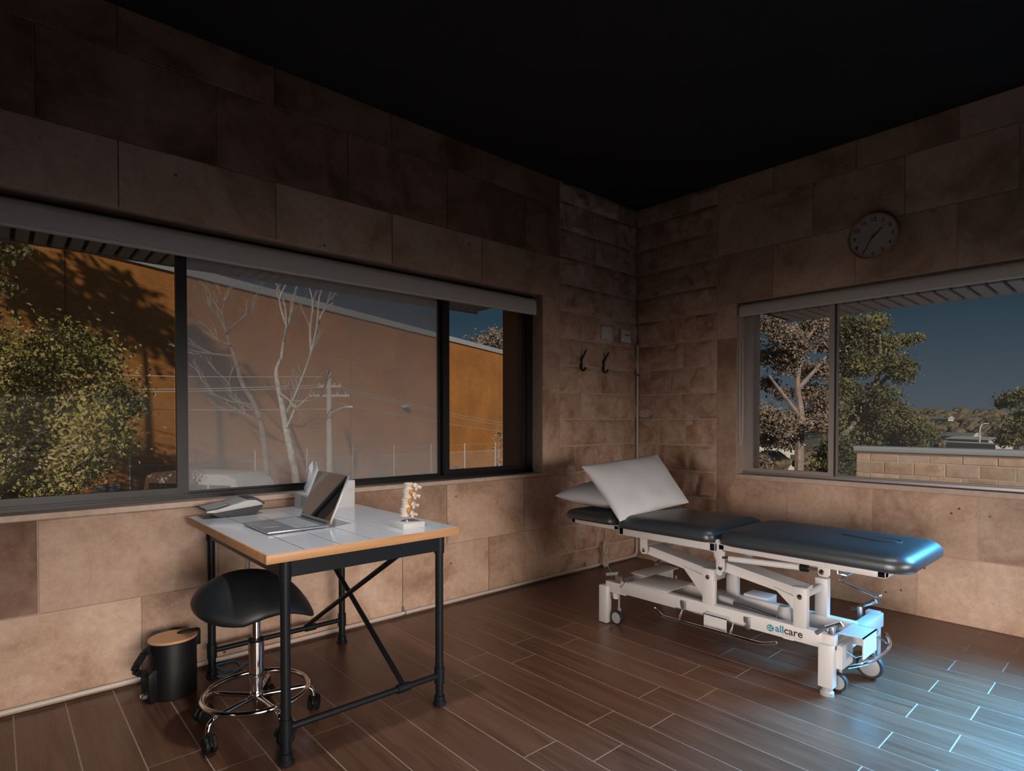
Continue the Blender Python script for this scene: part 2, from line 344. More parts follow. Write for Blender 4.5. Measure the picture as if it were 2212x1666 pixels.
def face_west(c, s=1.0):          # text plane facing -X: local x -> -Y, local y -> +Z
    return Matrix(((0, 0, -1, c[0]), (-s, 0, 0, c[1]), (0, 1, 0, c[2]), (0, 0, 0, 1)))

# ================================================================ STRUCTURE
RX, RY, RZ = -7.2, -6.1, 3.31
rnd = random.Random(4)
# ---- floor: grout bed with every plank a piece
fl = B().box(RX-.3, .3, RY-.3, .3, -.12, -.0009).done('floor', 'grout', smooth=0); tag(fl, kind='structure')
W, G, LEN = .1836, .0025, .89
full = None
k = -26
while True:
    x0 = -2.545+W*k; x1 = x0+W
    if x0 > -.02: break
    k += 1
    if x1 < RX+.02: continue
    xa, xb = max(x0, RX), min(x1, 0.0)
    base = (-1.055 if (k-1) % 2 == 0 else -.86)
    y = base+LEN*2
    while y-LEN > -.02: y -= LEN
    while y > RY:
        ya, yb = max(y-LEN, RY), min(y, 0.0)
        y -= LEN
        if yb-ya < .02: continue
        whole = abs(yb-ya-LEN) < 1e-4 and abs(xb-xa-W) < 1e-4
        if whole and full is not None:
            o = bpy.data.objects.new('plank', full); link(o, fl); o.location = ((xa+xb)/2, (ya+yb)/2, 0)
        else:
            hx, hy = (xb-xa)/2-G, (yb-ya)/2-G
            o = B().box(-hx, hx, -hy, hy, -.008, 0).done('plank', 'plank', fl, smooth=0); o.location = ((xa+xb)/2, (ya+yb)/2, 0)
            if whole: full = o.data
# ---- ceiling
tag(B().box(RX-.3, .5, RY-.3, .5, RZ, RZ+.15).done('ceiling', 'ceiling', smooth=0), kind='structure')
# ---- left wall (plane Y=0)
LX0, LX1, LZ0, LZ1 = -4.72, -1.265, .885, 2.335
b = B()
for x0, x1, z0, z1 in ((RX-.3, LX0, 0, RZ), (LX1, .3, 0, RZ), (LX0, LX1, 0, LZ0-.03), (LX0, LX1, LZ1, RZ)):
    b.box(x0, x1, .007, .24, z0, z1)
wl_ = b.done('wall_left', 'reveal', smooth=0); tag(wl_, kind='structure')
b = B()
for x0, x1, z0, z1 in ((RX-.3, LX0, -3.2, RZ), (LX1, .5, -3.2, RZ), (LX0, LX1, -3.2, LZ0-.03), (LX0, LX1, LZ1, RZ)):
    b.box(x0, x1, .24, .5, z0, z1)
b.done('outer_cladding', 'brown_clad', wl_, smooth=0)
def tile_l(x0, x1, z0, z1, name='stone_tile', m='tile'):
    g = .0025; B().box(x0+g, x1-g, rnd.uniform(-.0012, .0008), .0068, z0+g, z1-g, bev=.0015, seg=1).done(name, m, wl_, smooth=0)
def tile_r(y0, y1, z0, z1, name='stone_tile', m='tile'):
    g = .0025; B().box(rnd.uniform(-.0012, .0008), .0068, y0+g, y1-g, z0+g, z1-g, bev=.0015, seg=1).done(name, m, wr_, smooth=0)
QX, QY = -1.066, -.832
for z0, z1, xs in ((0.0, .43, [-1.834-.747*i for i in range(8)]), (.43, .855, [-1.468-.751*i for i in range(8)])):
    xs = [QX]+[x for x in xs if x > RX]+[RX]
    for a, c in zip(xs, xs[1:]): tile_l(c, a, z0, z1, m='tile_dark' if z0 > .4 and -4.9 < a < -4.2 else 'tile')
for z0, z1 in ((.855, 1.58), (1.58, 2.02), (2.02, LZ1)): tile_l(LX1, QX, z0, z1); tile_l(RX, LX0, z0, z1)
for z0, z1, xs in ((LZ1, 2.665, [-1.9-.75*i for i in range(8)]), (2.665, 3.09, [-1.46-.75*i for i in range(8)]), (3.09, RZ, [-1.9-.75*i for i in range(8)])):
    xs = [QX]+[x for x in xs if x > RX]+[RX]
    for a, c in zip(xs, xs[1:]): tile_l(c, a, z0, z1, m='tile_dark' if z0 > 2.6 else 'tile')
# ---- right wall (plane X=0)
RY0, RY1, RZ0, RZ1 = -4.7, -1.005, .868, 2.285
b = B()
for y0, y1, z0, z1 in ((RY-.3, RY0, 0, RZ), (RY1, .007, 0, RZ), (RY0, RY1, 0, RZ0-.03), (RY0, RY1, RZ1, RZ)):
    b.box(.007, .24, y0, y1, z0, z1)
wr_ = b.done('wall_right', 'reveal', smooth=0); tag(wr_, kind='structure')
b = B()
for y0, y1, z0, z1 in ((RY-.3, RY0, -3.2, RZ), (RY1, .5, -3.2, RZ), (RY0, RY1, -3.2, RZ0-.03), (RY0, RY1, RZ1, RZ)):
    b.box(.24, .42, y0, y1, z0, z1)
b.done('outer_cladding', 'reveal', wr_, smooth=0)
for z0, z1, ys in ((0.0, .425, [-1.107-.59*i for i in range(9)]), (.425, .832, [-1.425-.59*i for i in range(9)])):
    ys = [QY]+[y for y in ys if y > RY]+[RY]
    for a, c in zip(ys, ys[1:]): tile_r(c, a, z0, z1)
for z0, z1 in ((.832, 1.55), (1.55, 2.0), (2.0, RZ1)): tile_r(RY1, QY, z0, z1); tile_r(RY, RY0, z0, z1)
for z0, z1, ys in ((RZ1, 2.7, [-1.3-.59*i for i in range(9)]), (2.7, 3.1, [-1.6-.59*i for i in range(9)]), (3.1, RZ, [-1.3-.59*i for i in range(9)])):
    ys = [QY]+[y for y in ys if y > RY]+[RY]
    for a, c in zip(ys, ys[1:]): tile_r(c, a, z0, z1)
# ---- split-face corner blocks, both walls
def rough_block(w, h, depth, seed, rough):
    bm = bmesh.new(); nx, nz = max(4, int(w/.028)), 8; off = Vector((seed*7.3, seed*3.1, seed*1.7)); V = []
    for j in range(nz+1):
        row = []
        for i in range(nx+1):
            u, v = i/nx, j/nz; e = min(u*w, (1-u)*w, v*h, (1-v)*h)
            f = min(1, e/.028); f = f*f*(3-2*f)
            p = Vector((u*w, 0, v*h)); d = noise.fractal(p*9+off, 1.0, 2.1, 4)
            d2 = noise.noise(p*4+off)
            row.append(bm.verts.new(Vector((u*w-w/2, -f*(rough*.55+rough*(.8*d+.5*d2)), v*h-h/2))))
        V.append(row)
    for j in range(nz):
        for i in range(nx): bm.faces.new((V[j][i], V[j][i+1], V[j+1][i+1], V[j+1][i]))
    ring = V[0]+[V[j][-1] for j in range(1, nz+1)]+V[-1][-2::-1]+[V[j][0] for j in range(nz-1, 0, -1)]
    back = [bm.verts.new(Vector((v.co.x, depth, v.co.z))) for v in ring]
    for i in range(len(ring)): bm.faces.new((ring[i], back[i], back[(i+1) % len(ring)], ring[(i+1) % len(ring)]))
    bmesh.ops.recalc_face_normals(bm, faces=bm.faces)
    me = bpy.data.meshes.new('stone_block'); bm.to_mesh(me); bm.free(); me.materials.append(M['block']); me.shade_smooth(); me.set_sharp_from_angle(angle=R(40))
    return me
courses = [0.0, .18]+[.18+.2287*i for i in range(1, 14)]; courses = [c for c in courses if c < RZ-.05]+[RZ]
fixl = {5: [-.80, -.30], 6: [-.795, -.3], 7: [-.526], 8: [-.77, -.28], 9: [-.79, -.35], 10: [-.60, -.25]}
fixr = {5: [-.26, -.53], 6: [-.2, -.48], 7: [-.37, -.57], 8: [-.5], 9: [-.26, -.43, -.62]}
for ci, (z0, z1) in enumerate(zip(courses, courses[1:])):
    for side in 'LR':
        tot = -QX if side == 'L' else -QY
        fx = (fixl if side == 'L' else fixr).get(ci)
        if ci == 0: cuts = [-.40] if side == 'L' else []
        elif fx: cuts = fx
        else:
            cuts = []; p = -rnd.uniform(.18, .36)
            while p > -(tot-.16): cuts.append(p); p -= rnd.uniform(.26, .42)
        ed = [0.0]+sorted(cuts, reverse=True)+[-tot]
        for a, c in zip(ed, ed[1:]):
            w = a-c-.010; h = z1-z0-.010
            me = rough_block(w, h, .006, rnd.uniform(0, 60), .0025 if ci == 0 else rnd.uniform(.018, .034))
            o = bpy.data.objects.new('stone_block', me); link(o, wl_ if side == 'L' else wr_)
            if side == 'L': o.location = ((a+c)/2, 0, (z0+z1)/2)
            else: o.location = (0, (a+c)/2, (z0+z1)/2); o.rotation_euler = (0, 0, -math.pi/2)
for nm, par, bx in (('mortar_bed', wl_, (QX, 0, .0015, .0068, 0, RZ)), ('mortar_bed', wr_, (.0015, .0068, QY, 0, 0, RZ))):
    B().box(*bx).done(nm, 'mortar', par, smooth=0)
# ---- walls behind the camera
for nm, bx in (('wall_back', (RX-.3, .5, RY-.3, RY, 0, RZ)), ('wall_side', (RX-.3, RX, RY, 0, 0, RZ))):
    tag(B().box(*bx).done(nm, 'dark_wall', smooth=0), kind='structure')
# ---- sills
tag(B().box(LX0, LX1, -.006, .125, LZ0-.028, LZ0, bev=.003).done('trim_1', 'reveal', smooth=0), kind='structure')
tag(B().box(RY0, RY1, -.006, .125, RZ0-.034, RZ0, bev=.003, M4=Matrix(((0, 1, 0, 0), (1, 0, 0, 0), (0, 0, 1, 0), (0, 0, 0, 1)))).done('trim_2', 'reveal', smooth=0), kind='structure')
# ---- window 1 (black sliding window in the left wall)
w1 = thing('window_1', None, None, (LX1, .12, LZ0), kind='structure')
b = B(); b.box(LX1-.065, LX1, .12, .24, LZ0, LZ1); b.box(LX1-.075, LX1-.05, .135, .15, LZ0, LZ1); b.box(LX1-.085, LX1-.05, .175, .19, LZ0, LZ1); b.done('jamb', 'black_alu', w1, 0)
B().box(LX0, LX0+.065, .12, .24, LZ0, LZ1).done('jamb', 'black_alu', w1, 0)
B().box(LX0, LX1, .12, .24, LZ1-.05, LZ1).done('head', 'black_alu', w1, 0)
b = B(); b.box(LX0, LX1, .118, .24, LZ0, LZ0+.012); b.box(LX0, LX1, .12, .13, LZ0, LZ0+.026); b.box(LX0, LX1, .165, .172, LZ0, LZ0+.026); b.done('track', 'black_alu', w1, 0)
B().box(LX0, LX1, .108, .118, LZ0, LZ0+.016).done('track_edge', 'black_alu', w1, 0)
def sash(par, x0, x1, z0, z1, y0, y1, st, rb, m, glass, swap=False, screen=False):
    sw = Matrix(((0, 1, 0, 0), (1, 0, 0, 0), (0, 0, 1, 0), (0, 0, 0, 1))) if swap else None
    f = B(); f.box(x0, x0+st, y0, y1, z0, z1, M4=sw).box(x1-st, x1, y0, y1, z0, z1, M4=sw).box(x0+st, x1-st, y0, y1, z0, z0+rb, M4=sw).box(x0+st, x1-st, y0, y1, z1-rb, z1, M4=sw)
    fo = f.done('sash_frame', m, par, 0); ym = (y0+y1)/2
    B().box(x0+st, x1-st, ym-.002, ym+.002, z0+rb, z1-rb, M4=sw).done('pane', glass, fo, 0)
    if screen: B().box(x0+st, x1-st, y1+.020, y1+.0205, z0+rb, z1-rb, M4=sw).done('insect_screen', 'screen', fo, 0)
sash(w1, LX0+.065, -3.832, LZ0+.026, LZ1-.05, .132, .162, .05, .036, 'black_alu', 'clear_glass', screen=True)
sash(w1, -3.868, -2.118, LZ0+.014, LZ1-.05, .175, .205, .05, .022, 'black_alu', 'glass_l')
sash(w1, -2.150, LX1-.06, LZ0+.026, LZ1-.05, .132, .162, .05, .036, 'black_alu', 'clear_glass')
# ---- window 2 (grey sliding window in the right wall)
w2 = thing('window_2', None, None, (.12, RY1, RZ0), kind='structure')
SW = Matrix(((0, 1, 0, 0), (1, 0, 0, 0), (0, 0, 1, 0), (0, 0, 0, 1)))
b = B()
for (y0, y1, x0, x1) in ((RY1-.03, RY1, .12, .24), (RY1-.045, RY1-.02, .128, .142), (RY1-.05, RY1-.02, .165, .18)): b.box(x0, x1, y0, y1, RZ0, RZ1)
b.done('jamb', 'grey_alu', w2, 0)
B().box(.12, .24, RY0, RY0+.04, RZ0, RZ1).done('jamb', 'grey_alu', w2, 0)
B().box(.12, .24, RY0, RY1, RZ1-.05, RZ1).done('head', 'grey_alu', w2, 0)
b = B(); b.box(.118, .24, RY0, RY1, RZ0, RZ0+.010); b.box(.12, .128, RY0, RY1, RZ0, RZ0+.02); b.done('track', 'grey_alu', w2, 0)
B().box(.106, .117, RY0, RY1, RZ0, RZ0+.016).done('track_edge', 'steel', w2, 0)
sash(w2, -1.715, RY1-.03, RZ0+.018, RZ1-.05, .132, .160, .042, .028, 'grey_alu', 'clear_glass', swap=True)
sash(w2, -4.66, -1.690, RZ0+.010, RZ1-.05, .175, .205, .03, .016, 'grey_alu', 'glass', swap=True)
B().box(.128, .14, -1.722, -1.714, RZ0+.012, RZ1-.05).done('seal', 'rubber', w2, 0)
# ---- added windows behind the camera, made up to carry the fill lights
w3 = thing('added_window_3', None, None, (-3.3, RY, .5), kind='structure')
b = B(); b.box(-5.1, -5.04, RY, RY+.05, .5, 2.0).box(-1.56, -1.5, RY, RY+.05, .5, 2.0).box(-5.1, -1.5, RY, RY+.05, .45, .5).box(-5.1, -1.5, RY, RY+.05, 2.0, 2.06).done('added_frame', 'black_alu', w3, 0)
B().box(-5.04, -1.56, RY, RY+.02, .5, 2.0).done('added_blind', 'blind', w3, 0)
w4 = thing('added_window_4', None, None, (RX, -3.2, .5), kind='structure')
b = B(); b.box(RX, RX+.05, -5.0, -4.94, .5, 2.0).box(RX, RX+.05, -1.46, -1.4, .5, 2.0).box(RX, RX+.05, -5.0, -1.4, .45, .5).box(RX, RX+.05, -5.0, -1.4, 2.0, 2.06).done('added_frame', 'black_alu', w4, 0)
B().box(RX, RX+.02, -4.94, -1.46, .5, 2.0).done('added_blind', 'blind', w4, 0)

# ================================================================ THINGS FIXED TO THE WALLS
# slatted window hoods outside
hd = thing('window_hood', 'slatted eave hood above the long black framed window', 'awning', (-3, .7, 2.31))
B().box(-5.0, -1.24, .5, .90, 2.325, 2.42).done('hood_body', 'soffit_gap', hd, 0)
B().box(-5.0, -1.24, .892, .915, 2.305, 2.44).done('fascia', 'slat', hd, 0)
x = -4.96; first = None
while x < -1.27:
    if first is None: first = B().box(-.028, .028, .5, .892, 2.308, 2.324).done('slat', 'slat', hd, 0); first.location.x = x
    else: o = bpy.data.objects.new('slat', first.data); link(o, hd); o.location.x = x
    x += .079
hd2 = thing('window_hood', 'slatted eave hood above the grey framed window with trees', 'awning', (.6, -2.5, 2.23))
B().box(.42, .90, -4.9, -1.02, 2.245, 2.34).done('hood_body', 'soffit_gap', hd2, 0)
B().box(.892, .915, -4.9, -1.02, 2.225, 2.36).done('fascia', 'slat', hd2, 0)
y = -4.86; first = None
while y < -1.05:
    if first is None: first = B().box(.42, .892, -.036, .036, 2.228, 2.244).done('slat', 'slat', hd2, 0); first.location.y = y
    else: o = bpy.data.objects.new('slat', first.data); link(o, hd2); o.location.y = y
    y += .098
# roller blinds
def blind(label, a0, a1, zt, zb, swap):
    t = thing('roller_blind', label, 'blind', ((a0+a1)/2, .05, zt) if not swap else (.05, (a0+a1)/2, zt))
    h = zt-zb; prof = [(.004, zb), (.004, zt-.035), (.012, zt-.012), (.030, zt), (.075, zt), (.095, zt-.02), (.098, zb+.03), (.09, zb+.01), (.07, zb)]
    m = M_yz(a0) if not swap else Matrix(((1, 0, 0, 0), (0, 0, 1, a0), (0, 1, 0, 0), (0, 0, 0, 1)))
    B().prism(prof, a1-a0, m).done('rolled_fabric', 'blind', t, 40)
    e = [(.008, zb+.004), (.008, zt-.034), (.016, zt-.014), (.031, zt-.004), (.074, zt-.004), (.091, zt-.02), (.094, zb+.03), (.068, zb+.004)]
    for p0 in (a0-.008, a1):
        m2 = M_yz(p0) if not swap else Matrix(((1, 0, 0, 0), (0, 0, 1, p0), (0, 1, 0, 0), (0, 0, 0, 1)))
        B().prism(e, .008, m2).done('end_cap', 'white_plastic', t, 40)
    if not swap: B().box(a0, a1, .0015, .012, zb-.010, zb+.004, bev=.002).done('bottom_bar', 'white_plastic', t, 0)
    else: B().box(.0015, .012, a0, a1, zb-.010, zb+.004, bev=.002).done('bottom_bar', 'white_plastic', t, 0)
    return t
blind('rolled up white roller blind above the long black framed window', LX0+.03, -1.338, 2.293, 2.172, False)
t = blind('rolled up white roller blind above the grey framed window', RY0+.02, -1.028, 2.268, 2.178, True)
B().tube(smoothpath([(.03, -1.022, 2.2), (.02, -1.024, 1.6), (.02, -1.028, 1.15), (.02, -1.04, 1.12), (.024, -1.05, 1.3), (.03, -1.04, 2.2)]), .0022, 6).done('pull_chain', 'white_plastic', t)
# conduit along the wall foot and up the corner
t = thing('conduit_pipe', 'cream conduit pipe along the wall foot and up the corner', 'pipe', (-1, -.014, 0))
r = .0115
B().tube([(RX+.01, -.013, .024), (-.06, -.018, .024), (-.04, -.02, .027), (-.026, -.024, .04), (-.0225, -.0255, .06), (-.0225, -.0255, 2.03)], r, 12).done('pipe', 'pvc', t)
B().tube([(-.075, -.017, .024), (-.045, -.0195, .027), (-.028, -.0235, .042), (-.0225, -.0255, .075)], .0145, 12).done('elbow', 'pvc', t)
for px in (870, 1262, 300):
    p = onY(px, 1300 if px == 870 else 1230, 0)
    c = B(); c.box(p.x-.012, p.x+.012, -.027, -.0015, .010, .0375, bev=.003); c.box(p.x-.010, p.x+.010, -.004, -.0015, .03, .066); c.done('pipe_clip', 'steel', t)
c = B(); c.box(-.06, -.0085, -.040, -.0125, 1.735, 1.755, bev=.003); c.done('pipe_clip', 'steel', t)
# switch and socket plates
t = thing('light_switch', 'square white blank switch plate above the coat hooks', 'switch', (-.49, 0, 2.09))
B().box(-.56, -.42, -.038, -.012, 2.04, 2.155, bev=.006).done('plate', 'white_plastic', t)
B().box(-.545, -.435, -.0395, -.037, 2.052, 2.143, bev=.001).done('cover', 'white_plastic', t)
t = thing('power_socket', 'white socket plate with three dark holes beside the corner pipe', 'socket', (-.21, 0, 2.09))
B().box(-.277, -.145, -.040, -.012, 2.04, 2.155, bev=.006).done('plate', 'white_plastic', t)
for xx in (-.228, -.205, -.182): B().cyl((xx, -.0395, 2.105), (xx, -.0415, 2.105), .0075, seg=10).done('socket_hole', 'black_plastic', t)
B().tube([(-.15, -.02, 2.10), (-.09, -.016, 2.10), (-.04, -.022, 2.06)], .005, 8).done('lead', 'pvc', t)
# coat hooks
hooks = []
for px, lab in ((1253, 'black coat hook nearer the black framed window'), (1301, 'black coat hook nearer the corner pipe')):
    p = onY(px, 780, 0); t = thing('coat_hook', lab, 'hook', (p.x, -.01, 1.8), 'black coat hooks on the corner stone')
    up = smoothpath([(p.x, -.014, 1.752), (p.x, -.016, 1.80), (p.x, -.018, 1.838), (p.x+.004, -.045, 1.885), (p.x+.008, -.068, 1.922)], 5)
    n = len(up); c = B().tube(up, [.013-.006*i/(n-1) for i in range(n)], 8); c.done('upper_prong', 'black_metal', t)
    lo = smoothpath([(p.x, -.014, 1.775), (p.x, -.020, 1.752), (p.x, -.038, 1.744), (p.x+.002, -.056, 1.757), (p.x+.003, -.062, 1.772)], 5)
    B().tube(lo, .0085, 8).done('lower_prong', 'black_metal', t)
    B().box(p.x-.012, p.x+.012, -.016, -.010, 1.755, 1.845, bev=.003).done('back_plate', 'black_metal', t)
# wall clock
cy_, cz_ = -2.008, 2.592
t = thing('wall_clock', 'round wall clock with thin wooden rim above the right window', 'clock', (0, cy_, cz_))
MC = Matrix(((0, 0, -1, 0), (1, 0, 0, 0), (0, 1, 0, 0), (0, 0, 0, 1)))
B().lathe([(.155, 0), (.160, .004), (.160, .034), (.156, .038), (.150, .036), (.147, .02), (.147, .0)], (-.001, cy_, cz_), 48, MC).done('rim', 'clock_wood', t)
B().lathe([(.149, .012), (.149, .016), (0, .016)], (-.001, cy_, cz_), 48, MC).done('face', 'clock_face', t)
for hnum in range(1, 13):
    a = R(90-30*hnum); yy, zz = cy_-.118*math.cos(a), cz_+.118*math.sin(a)
    text_mesh(str(hnum), .040, face_west((-.0185, yy, zz)), 'dark_ink', t, 'numeral')
def hand(ang, ln, w, x):
    a = R(90-ang); d = Vector((0, -math.cos(a), math.sin(a))); c = Vector((x, cy_, cz_)); return B().beam(c-d*.018, c+d*ln, w, .0025, up=(1, 0, 0))
hand(47.5, .075, .006, -.022).done('hour_hand', 'dark_ink', t, 0); hand(210, .118, .0045, -.026).done('minute_hand', 'dark_ink', t, 0)
B().cyl((-.018, cy_, cz_), (-.029, cy_, cz_), .006, seg=12).done('hub', 'dark_ink', t)

# ---- added ceiling downlights, out of view, to brighten desk and floor
for dx, dy, pw, lab in ((-3.65, -1.35, 115, 'added fill light in the ceiling above the desk'), (-2.5, -2.55, 45, 'added fill light in the ceiling in the middle of the room'), (-1.95, -3.15, 55, 'added fill light in the ceiling near the right window')):
    t = thing('added_downlight', lab, 'lamp', (dx, dy, RZ-.012), 'added ceiling fill lights')
    B().lathe([(.062, 0), (.088, 0), (.088, .008), (.066, .011), (.062, .011)], (dx, dy, RZ-.0115), 28, caps=False).done('trim_ring', 'white_plastic', t)
    ld = bpy.data.lights.new('added_spot', 'SPOT'); ld.energy = pw; ld.spot_size = R(86); ld.spot_blend = 1.0; ld.shadow_soft_size = .06; ld.color = (.93, .96, 1.0)
    lo = bpy.data.objects.new('added_spot', ld); COL.objects.link(lo); lo.location = (dx, dy, RZ-.09)

# ================================================================ DESK
TX0, TX1, TY0, TY1, TZ = -3.888, -3.030, -1.243, -.095, .82
LXa, LXb, LYa, LYb = -3.797, -3.094, -1.177, -.172
t = thing('desk', 'white topped desk with wooden edge and black pipe legs', 'desk', ((TX0+TX1)/2, (TY0+TY1)/2, 0))
b = B(); e = .022
b.box(TX0, TX1, TY0, TY0+e, TZ-.036, TZ-.0005, bev=.003).box(TX0, TX1, TY1-e, TY1, TZ-.036, TZ-.0005, bev=.003).box(TX0, TX0+e, TY0+e, TY1-e, TZ-.036, TZ-.0005, bev=.003).box(TX1-e, TX1, TY0+e, TY1-e, TZ-.036, TZ-.0005, bev=.003)
b.done('wooden_edge', 'pine', t, 40)
B().box(TX0+e, TX1-e, TY0+e, TY1-e, TZ-.034, TZ-.006).done('desk_core', 'dark_grey', t, 0)
nb = 6; bw = (TX1-TX0-.008)/nb
for i in range(nb):
    x0 = TX0+.004+bw*i; B().box(x0+.0021, x0+bw-.0021, TY0+.004, TY1-.004, TZ-.006, TZ, bev=.001, seg=1).done('board', 'table_white', t, 0)
rl = .0185
for x in (LXa, LXb):
    for y in (LYa, LYb):
        lg = B().cyl((x, y, .012), (x, y, TZ-.036), rl).done('leg', 'black_metal', t)
        B().cyl((x, y, .70), (x, y, TZ-.036), .0235).done('top_collar', 'black_metal', lg)
        B().cyl((x, y, .100), (x, y, .172), .0235).done('tee_collar', 'black_metal', lg)
        B().lathe([(.0, 0), (.026, 0), (.031, .004), (.031, .010), (.026, .017), (.0245, .018), (.0245, .042), (.0185, .045)], (x, y, 0), 20).done('foot', 'black_metal', lg)
for y in (LYa, LYb): B().box(LXa, LXb, y-.012, y+.012, .712, TZ-.036).done('apron', 'black_metal', t, 0)
for x in (LXa, LXb): B().box(x-.012, x+.012, LYa+.0, LYb, .712, TZ-.036).done('apron', 'black_metal', t, 0)
zr = .135; xc = -3.285
for y in (LYa, LYb):
    rr = B().cyl((LXa, y, zr), (LXb, y, zr), .0135).done('lower_rail', 'black_metal', t)
    B().cyl((xc-.03, y, zr), (xc+.03, y, zr), .0195).done('clamp', 'black_metal', rr)
B().cyl((xc, LYa, zr+.012), (xc, LYb, .72), .012).done('brace', 'black_metal', t)
B().cyl((xc-.026, LYb, zr+.012), (xc-.026, LYa, .72), .012).done('brace', 'black_metal', t)
# ---- laptop
lx0, lx1, ly0, ly1 = -3.755, -3.482, -.872, -.538; lz = .834
t = thing('laptop', 'open silver laptop with dark glossy screen on the desk', 'laptop', (-3.62, -.705, TZ))
body = B().box(lx0, lx1, ly0, ly1, TZ+.004, lz, bev=.004).done('base', 'alu', t)
for xx in (lx0+.03, lx1-.03):
    for yy in (ly0+.03, ly1-.03): B().cyl((xx, yy, TZ), (xx, yy, TZ+.005), .006, seg=10).done('rubber_foot', 'rubber', body)
b = B()
for r_ in range(6):
    for c_ in range(14):
        xx = lx1-.045-r_*.0185; yy = ly0+.028+c_*.0202; b.box(xx-.0078, xx+.0078, yy, yy+.0175, lz, lz+.0012)
kb = b.done('keyboard', 'key', body, 0)
B().box(lx0+.012, lx0+.085, -.76, -.65, lz, lz+.0006).done('trackpad', 'alu', body, 0)
hx, hz = -3.482, lz+.002; tx, tz = -3.390, 1.052
dirv = Vector((tx-hx, 0, tz-hz)).normalized(); nrm = Vector((-dirv.z, 0, dirv.x))
Ls = math.hypot(tx-hx, tz-hz)
ms = Matrix((Vector((0, 1, 0)), dirv, nrm)).transposed().to_4x4(); ms.translation = Vector((hx, (ly0+ly1)/2, hz))
lid = B().box(-.167, .167, 0, Ls, -.007, 0, bev=.002, M4=ms).done('lid', 'alu', t)
B().box(-.163, .163, .014, Ls-.004, 0, .0008, M4=ms).done('screen', 'lcd', lid, 0)
B().cyl((hx, ly0+.02, lz+.001), (hx, ly1-.02, lz+.001), .006, seg=12).done('hinge', 'dark_grey', t)
# ---- desk phone
t = thing('desk_phone', 'wedge shaped grey desk phone at the back corner of the desk', 'phone', (-3.69, -.2, TZ))
y0, y1 = -.262, -.10
B().prism([(-3.775, TZ+.001), (-3.605, TZ+.001), (-3.565, .862), (-3.571, .868), (-3.80, .848), (-3.832, .850)], y1-y0-.012, M_xz(y0+.006), bev=.003).done('base', 'dark_grey', t)
B().prism([(-3.80, .8475), (-3.571, .8685), (-3.574, .880), (-3.605, .897), (-3.64, .900), (-3.72, .880), (-3.79, .864), (-3.838, .860), (-3.838, .851)], y1-y0, M_xz(y0), bev=.004).done('handset', 'light_grey', t)
sl = (0.900-.880)/(.08)
B().prism([(-3.842, .861), (-3.79, .865), (-3.735, .878), (-3.735, .884), (-3.79, .873), (-3.842, .868)], y1-y0-.004, M_xz(y0+.002), bev=.001).done('display_edge', 'dark_grey', t)
B().prism([(-3.838, .8682), (-3.79, .8732), (-3.735, .8842), (-3.735, .8855), (-3.79, .8745), (-3.838, .8695)], y1-y0-.012, M_xz(y0+.006)).done('display', 'teal_screen', t)
B().prism([(-3.725, .8803), (-3.645, .9005), (-3.645, .9025), (-3.725, .8823)], y1-y0-.02, M_xz(y0+.01)).done('key_panel', 'teal_screen', t)
B().prism([(-3.645, .901), (-3.604, .8985), (-3.572, .880), (-3.562, .870), (-3.560, .880), (-3.595, .906), (-3.64, .9075)], y1-y0-.002, M_xz(y0+.001), bev=.001).done('top_trim', 'dark_grey', t)
# ---- tissue box and white carton behind the laptop
t = thing('tissue_box', 'white tissue box with a tissue pulled out behind the laptop', 'tissue box', (-3.27, -.19, TZ))
B().box(-3.355, -3.225, -.33, -.13, TZ, .905, bev=.002).done('carton', 'paper', t)
B().box(-3.3565, -3.3548, -.325, -.225, TZ+.012, .895).done('printed_panel', 'green_print', t, 0)
bm = bmesh.new(); rows = []; rg = random.Random(3)
for j in range(7):
    v = j/6; rad = .045*(1-v)**.7+.012*v
    rows.append([bm.verts.new(Vector((-3.285+rad*math.cos(a)*1.0+.02*v+rg.uniform(-.006, .006), -.215+rad*math.sin(a)*1.4+.02*v+rg.uniform(-.006, .006), .904+.150*v*(1+.18*math.sin(3*a))))) for a in [2*math.pi*k/12 for k in range(12)]])
for a, c in zip(rows, rows[1:]):
    for k in range(12): bm.faces.new((a[k], a[(k+1) % 12], c[(k+1) % 12], c[k]))
bm.faces.new(rows[-1])
q = B(); q.bm.free(); q.bm = bm; q.done('tissue', 'tissue', t, 60)
t = thing('white_carton', 'plain white carton standing behind the laptop screen', 'box', (-3.14, -.3, TZ))
B().box(-3.21, -3.095, -.345, -.265, TZ, .972, bev=.002).done('carton_body', 'paper', t)
B().box(-3.21, -3.095, -.347, -.344, .925, .972).done('front_flap', 'paper', t, 0)
# ---- spine model
sc = Vector((-3.205, -1.078, 0)); t = thing('spine_model', 'bone coloured lumbar spine model on a white block stand', 'model', (sc.x, sc.y, TZ))
MR = Matrix.Rotation(R(0), 4, 'Z')
B().box(sc.x-.056, sc.x+.056, sc.y-.066, sc.y+.066, TZ, TZ+.026, bev=.002).done('base_block', 'white_plastic', t)
B().lathe([(0, 0), (.012, 0), (.012, .006), (.003, .007), (.003, .05)], (sc.x, sc.y, TZ+.026), 14).done('rod', 'steel', t)
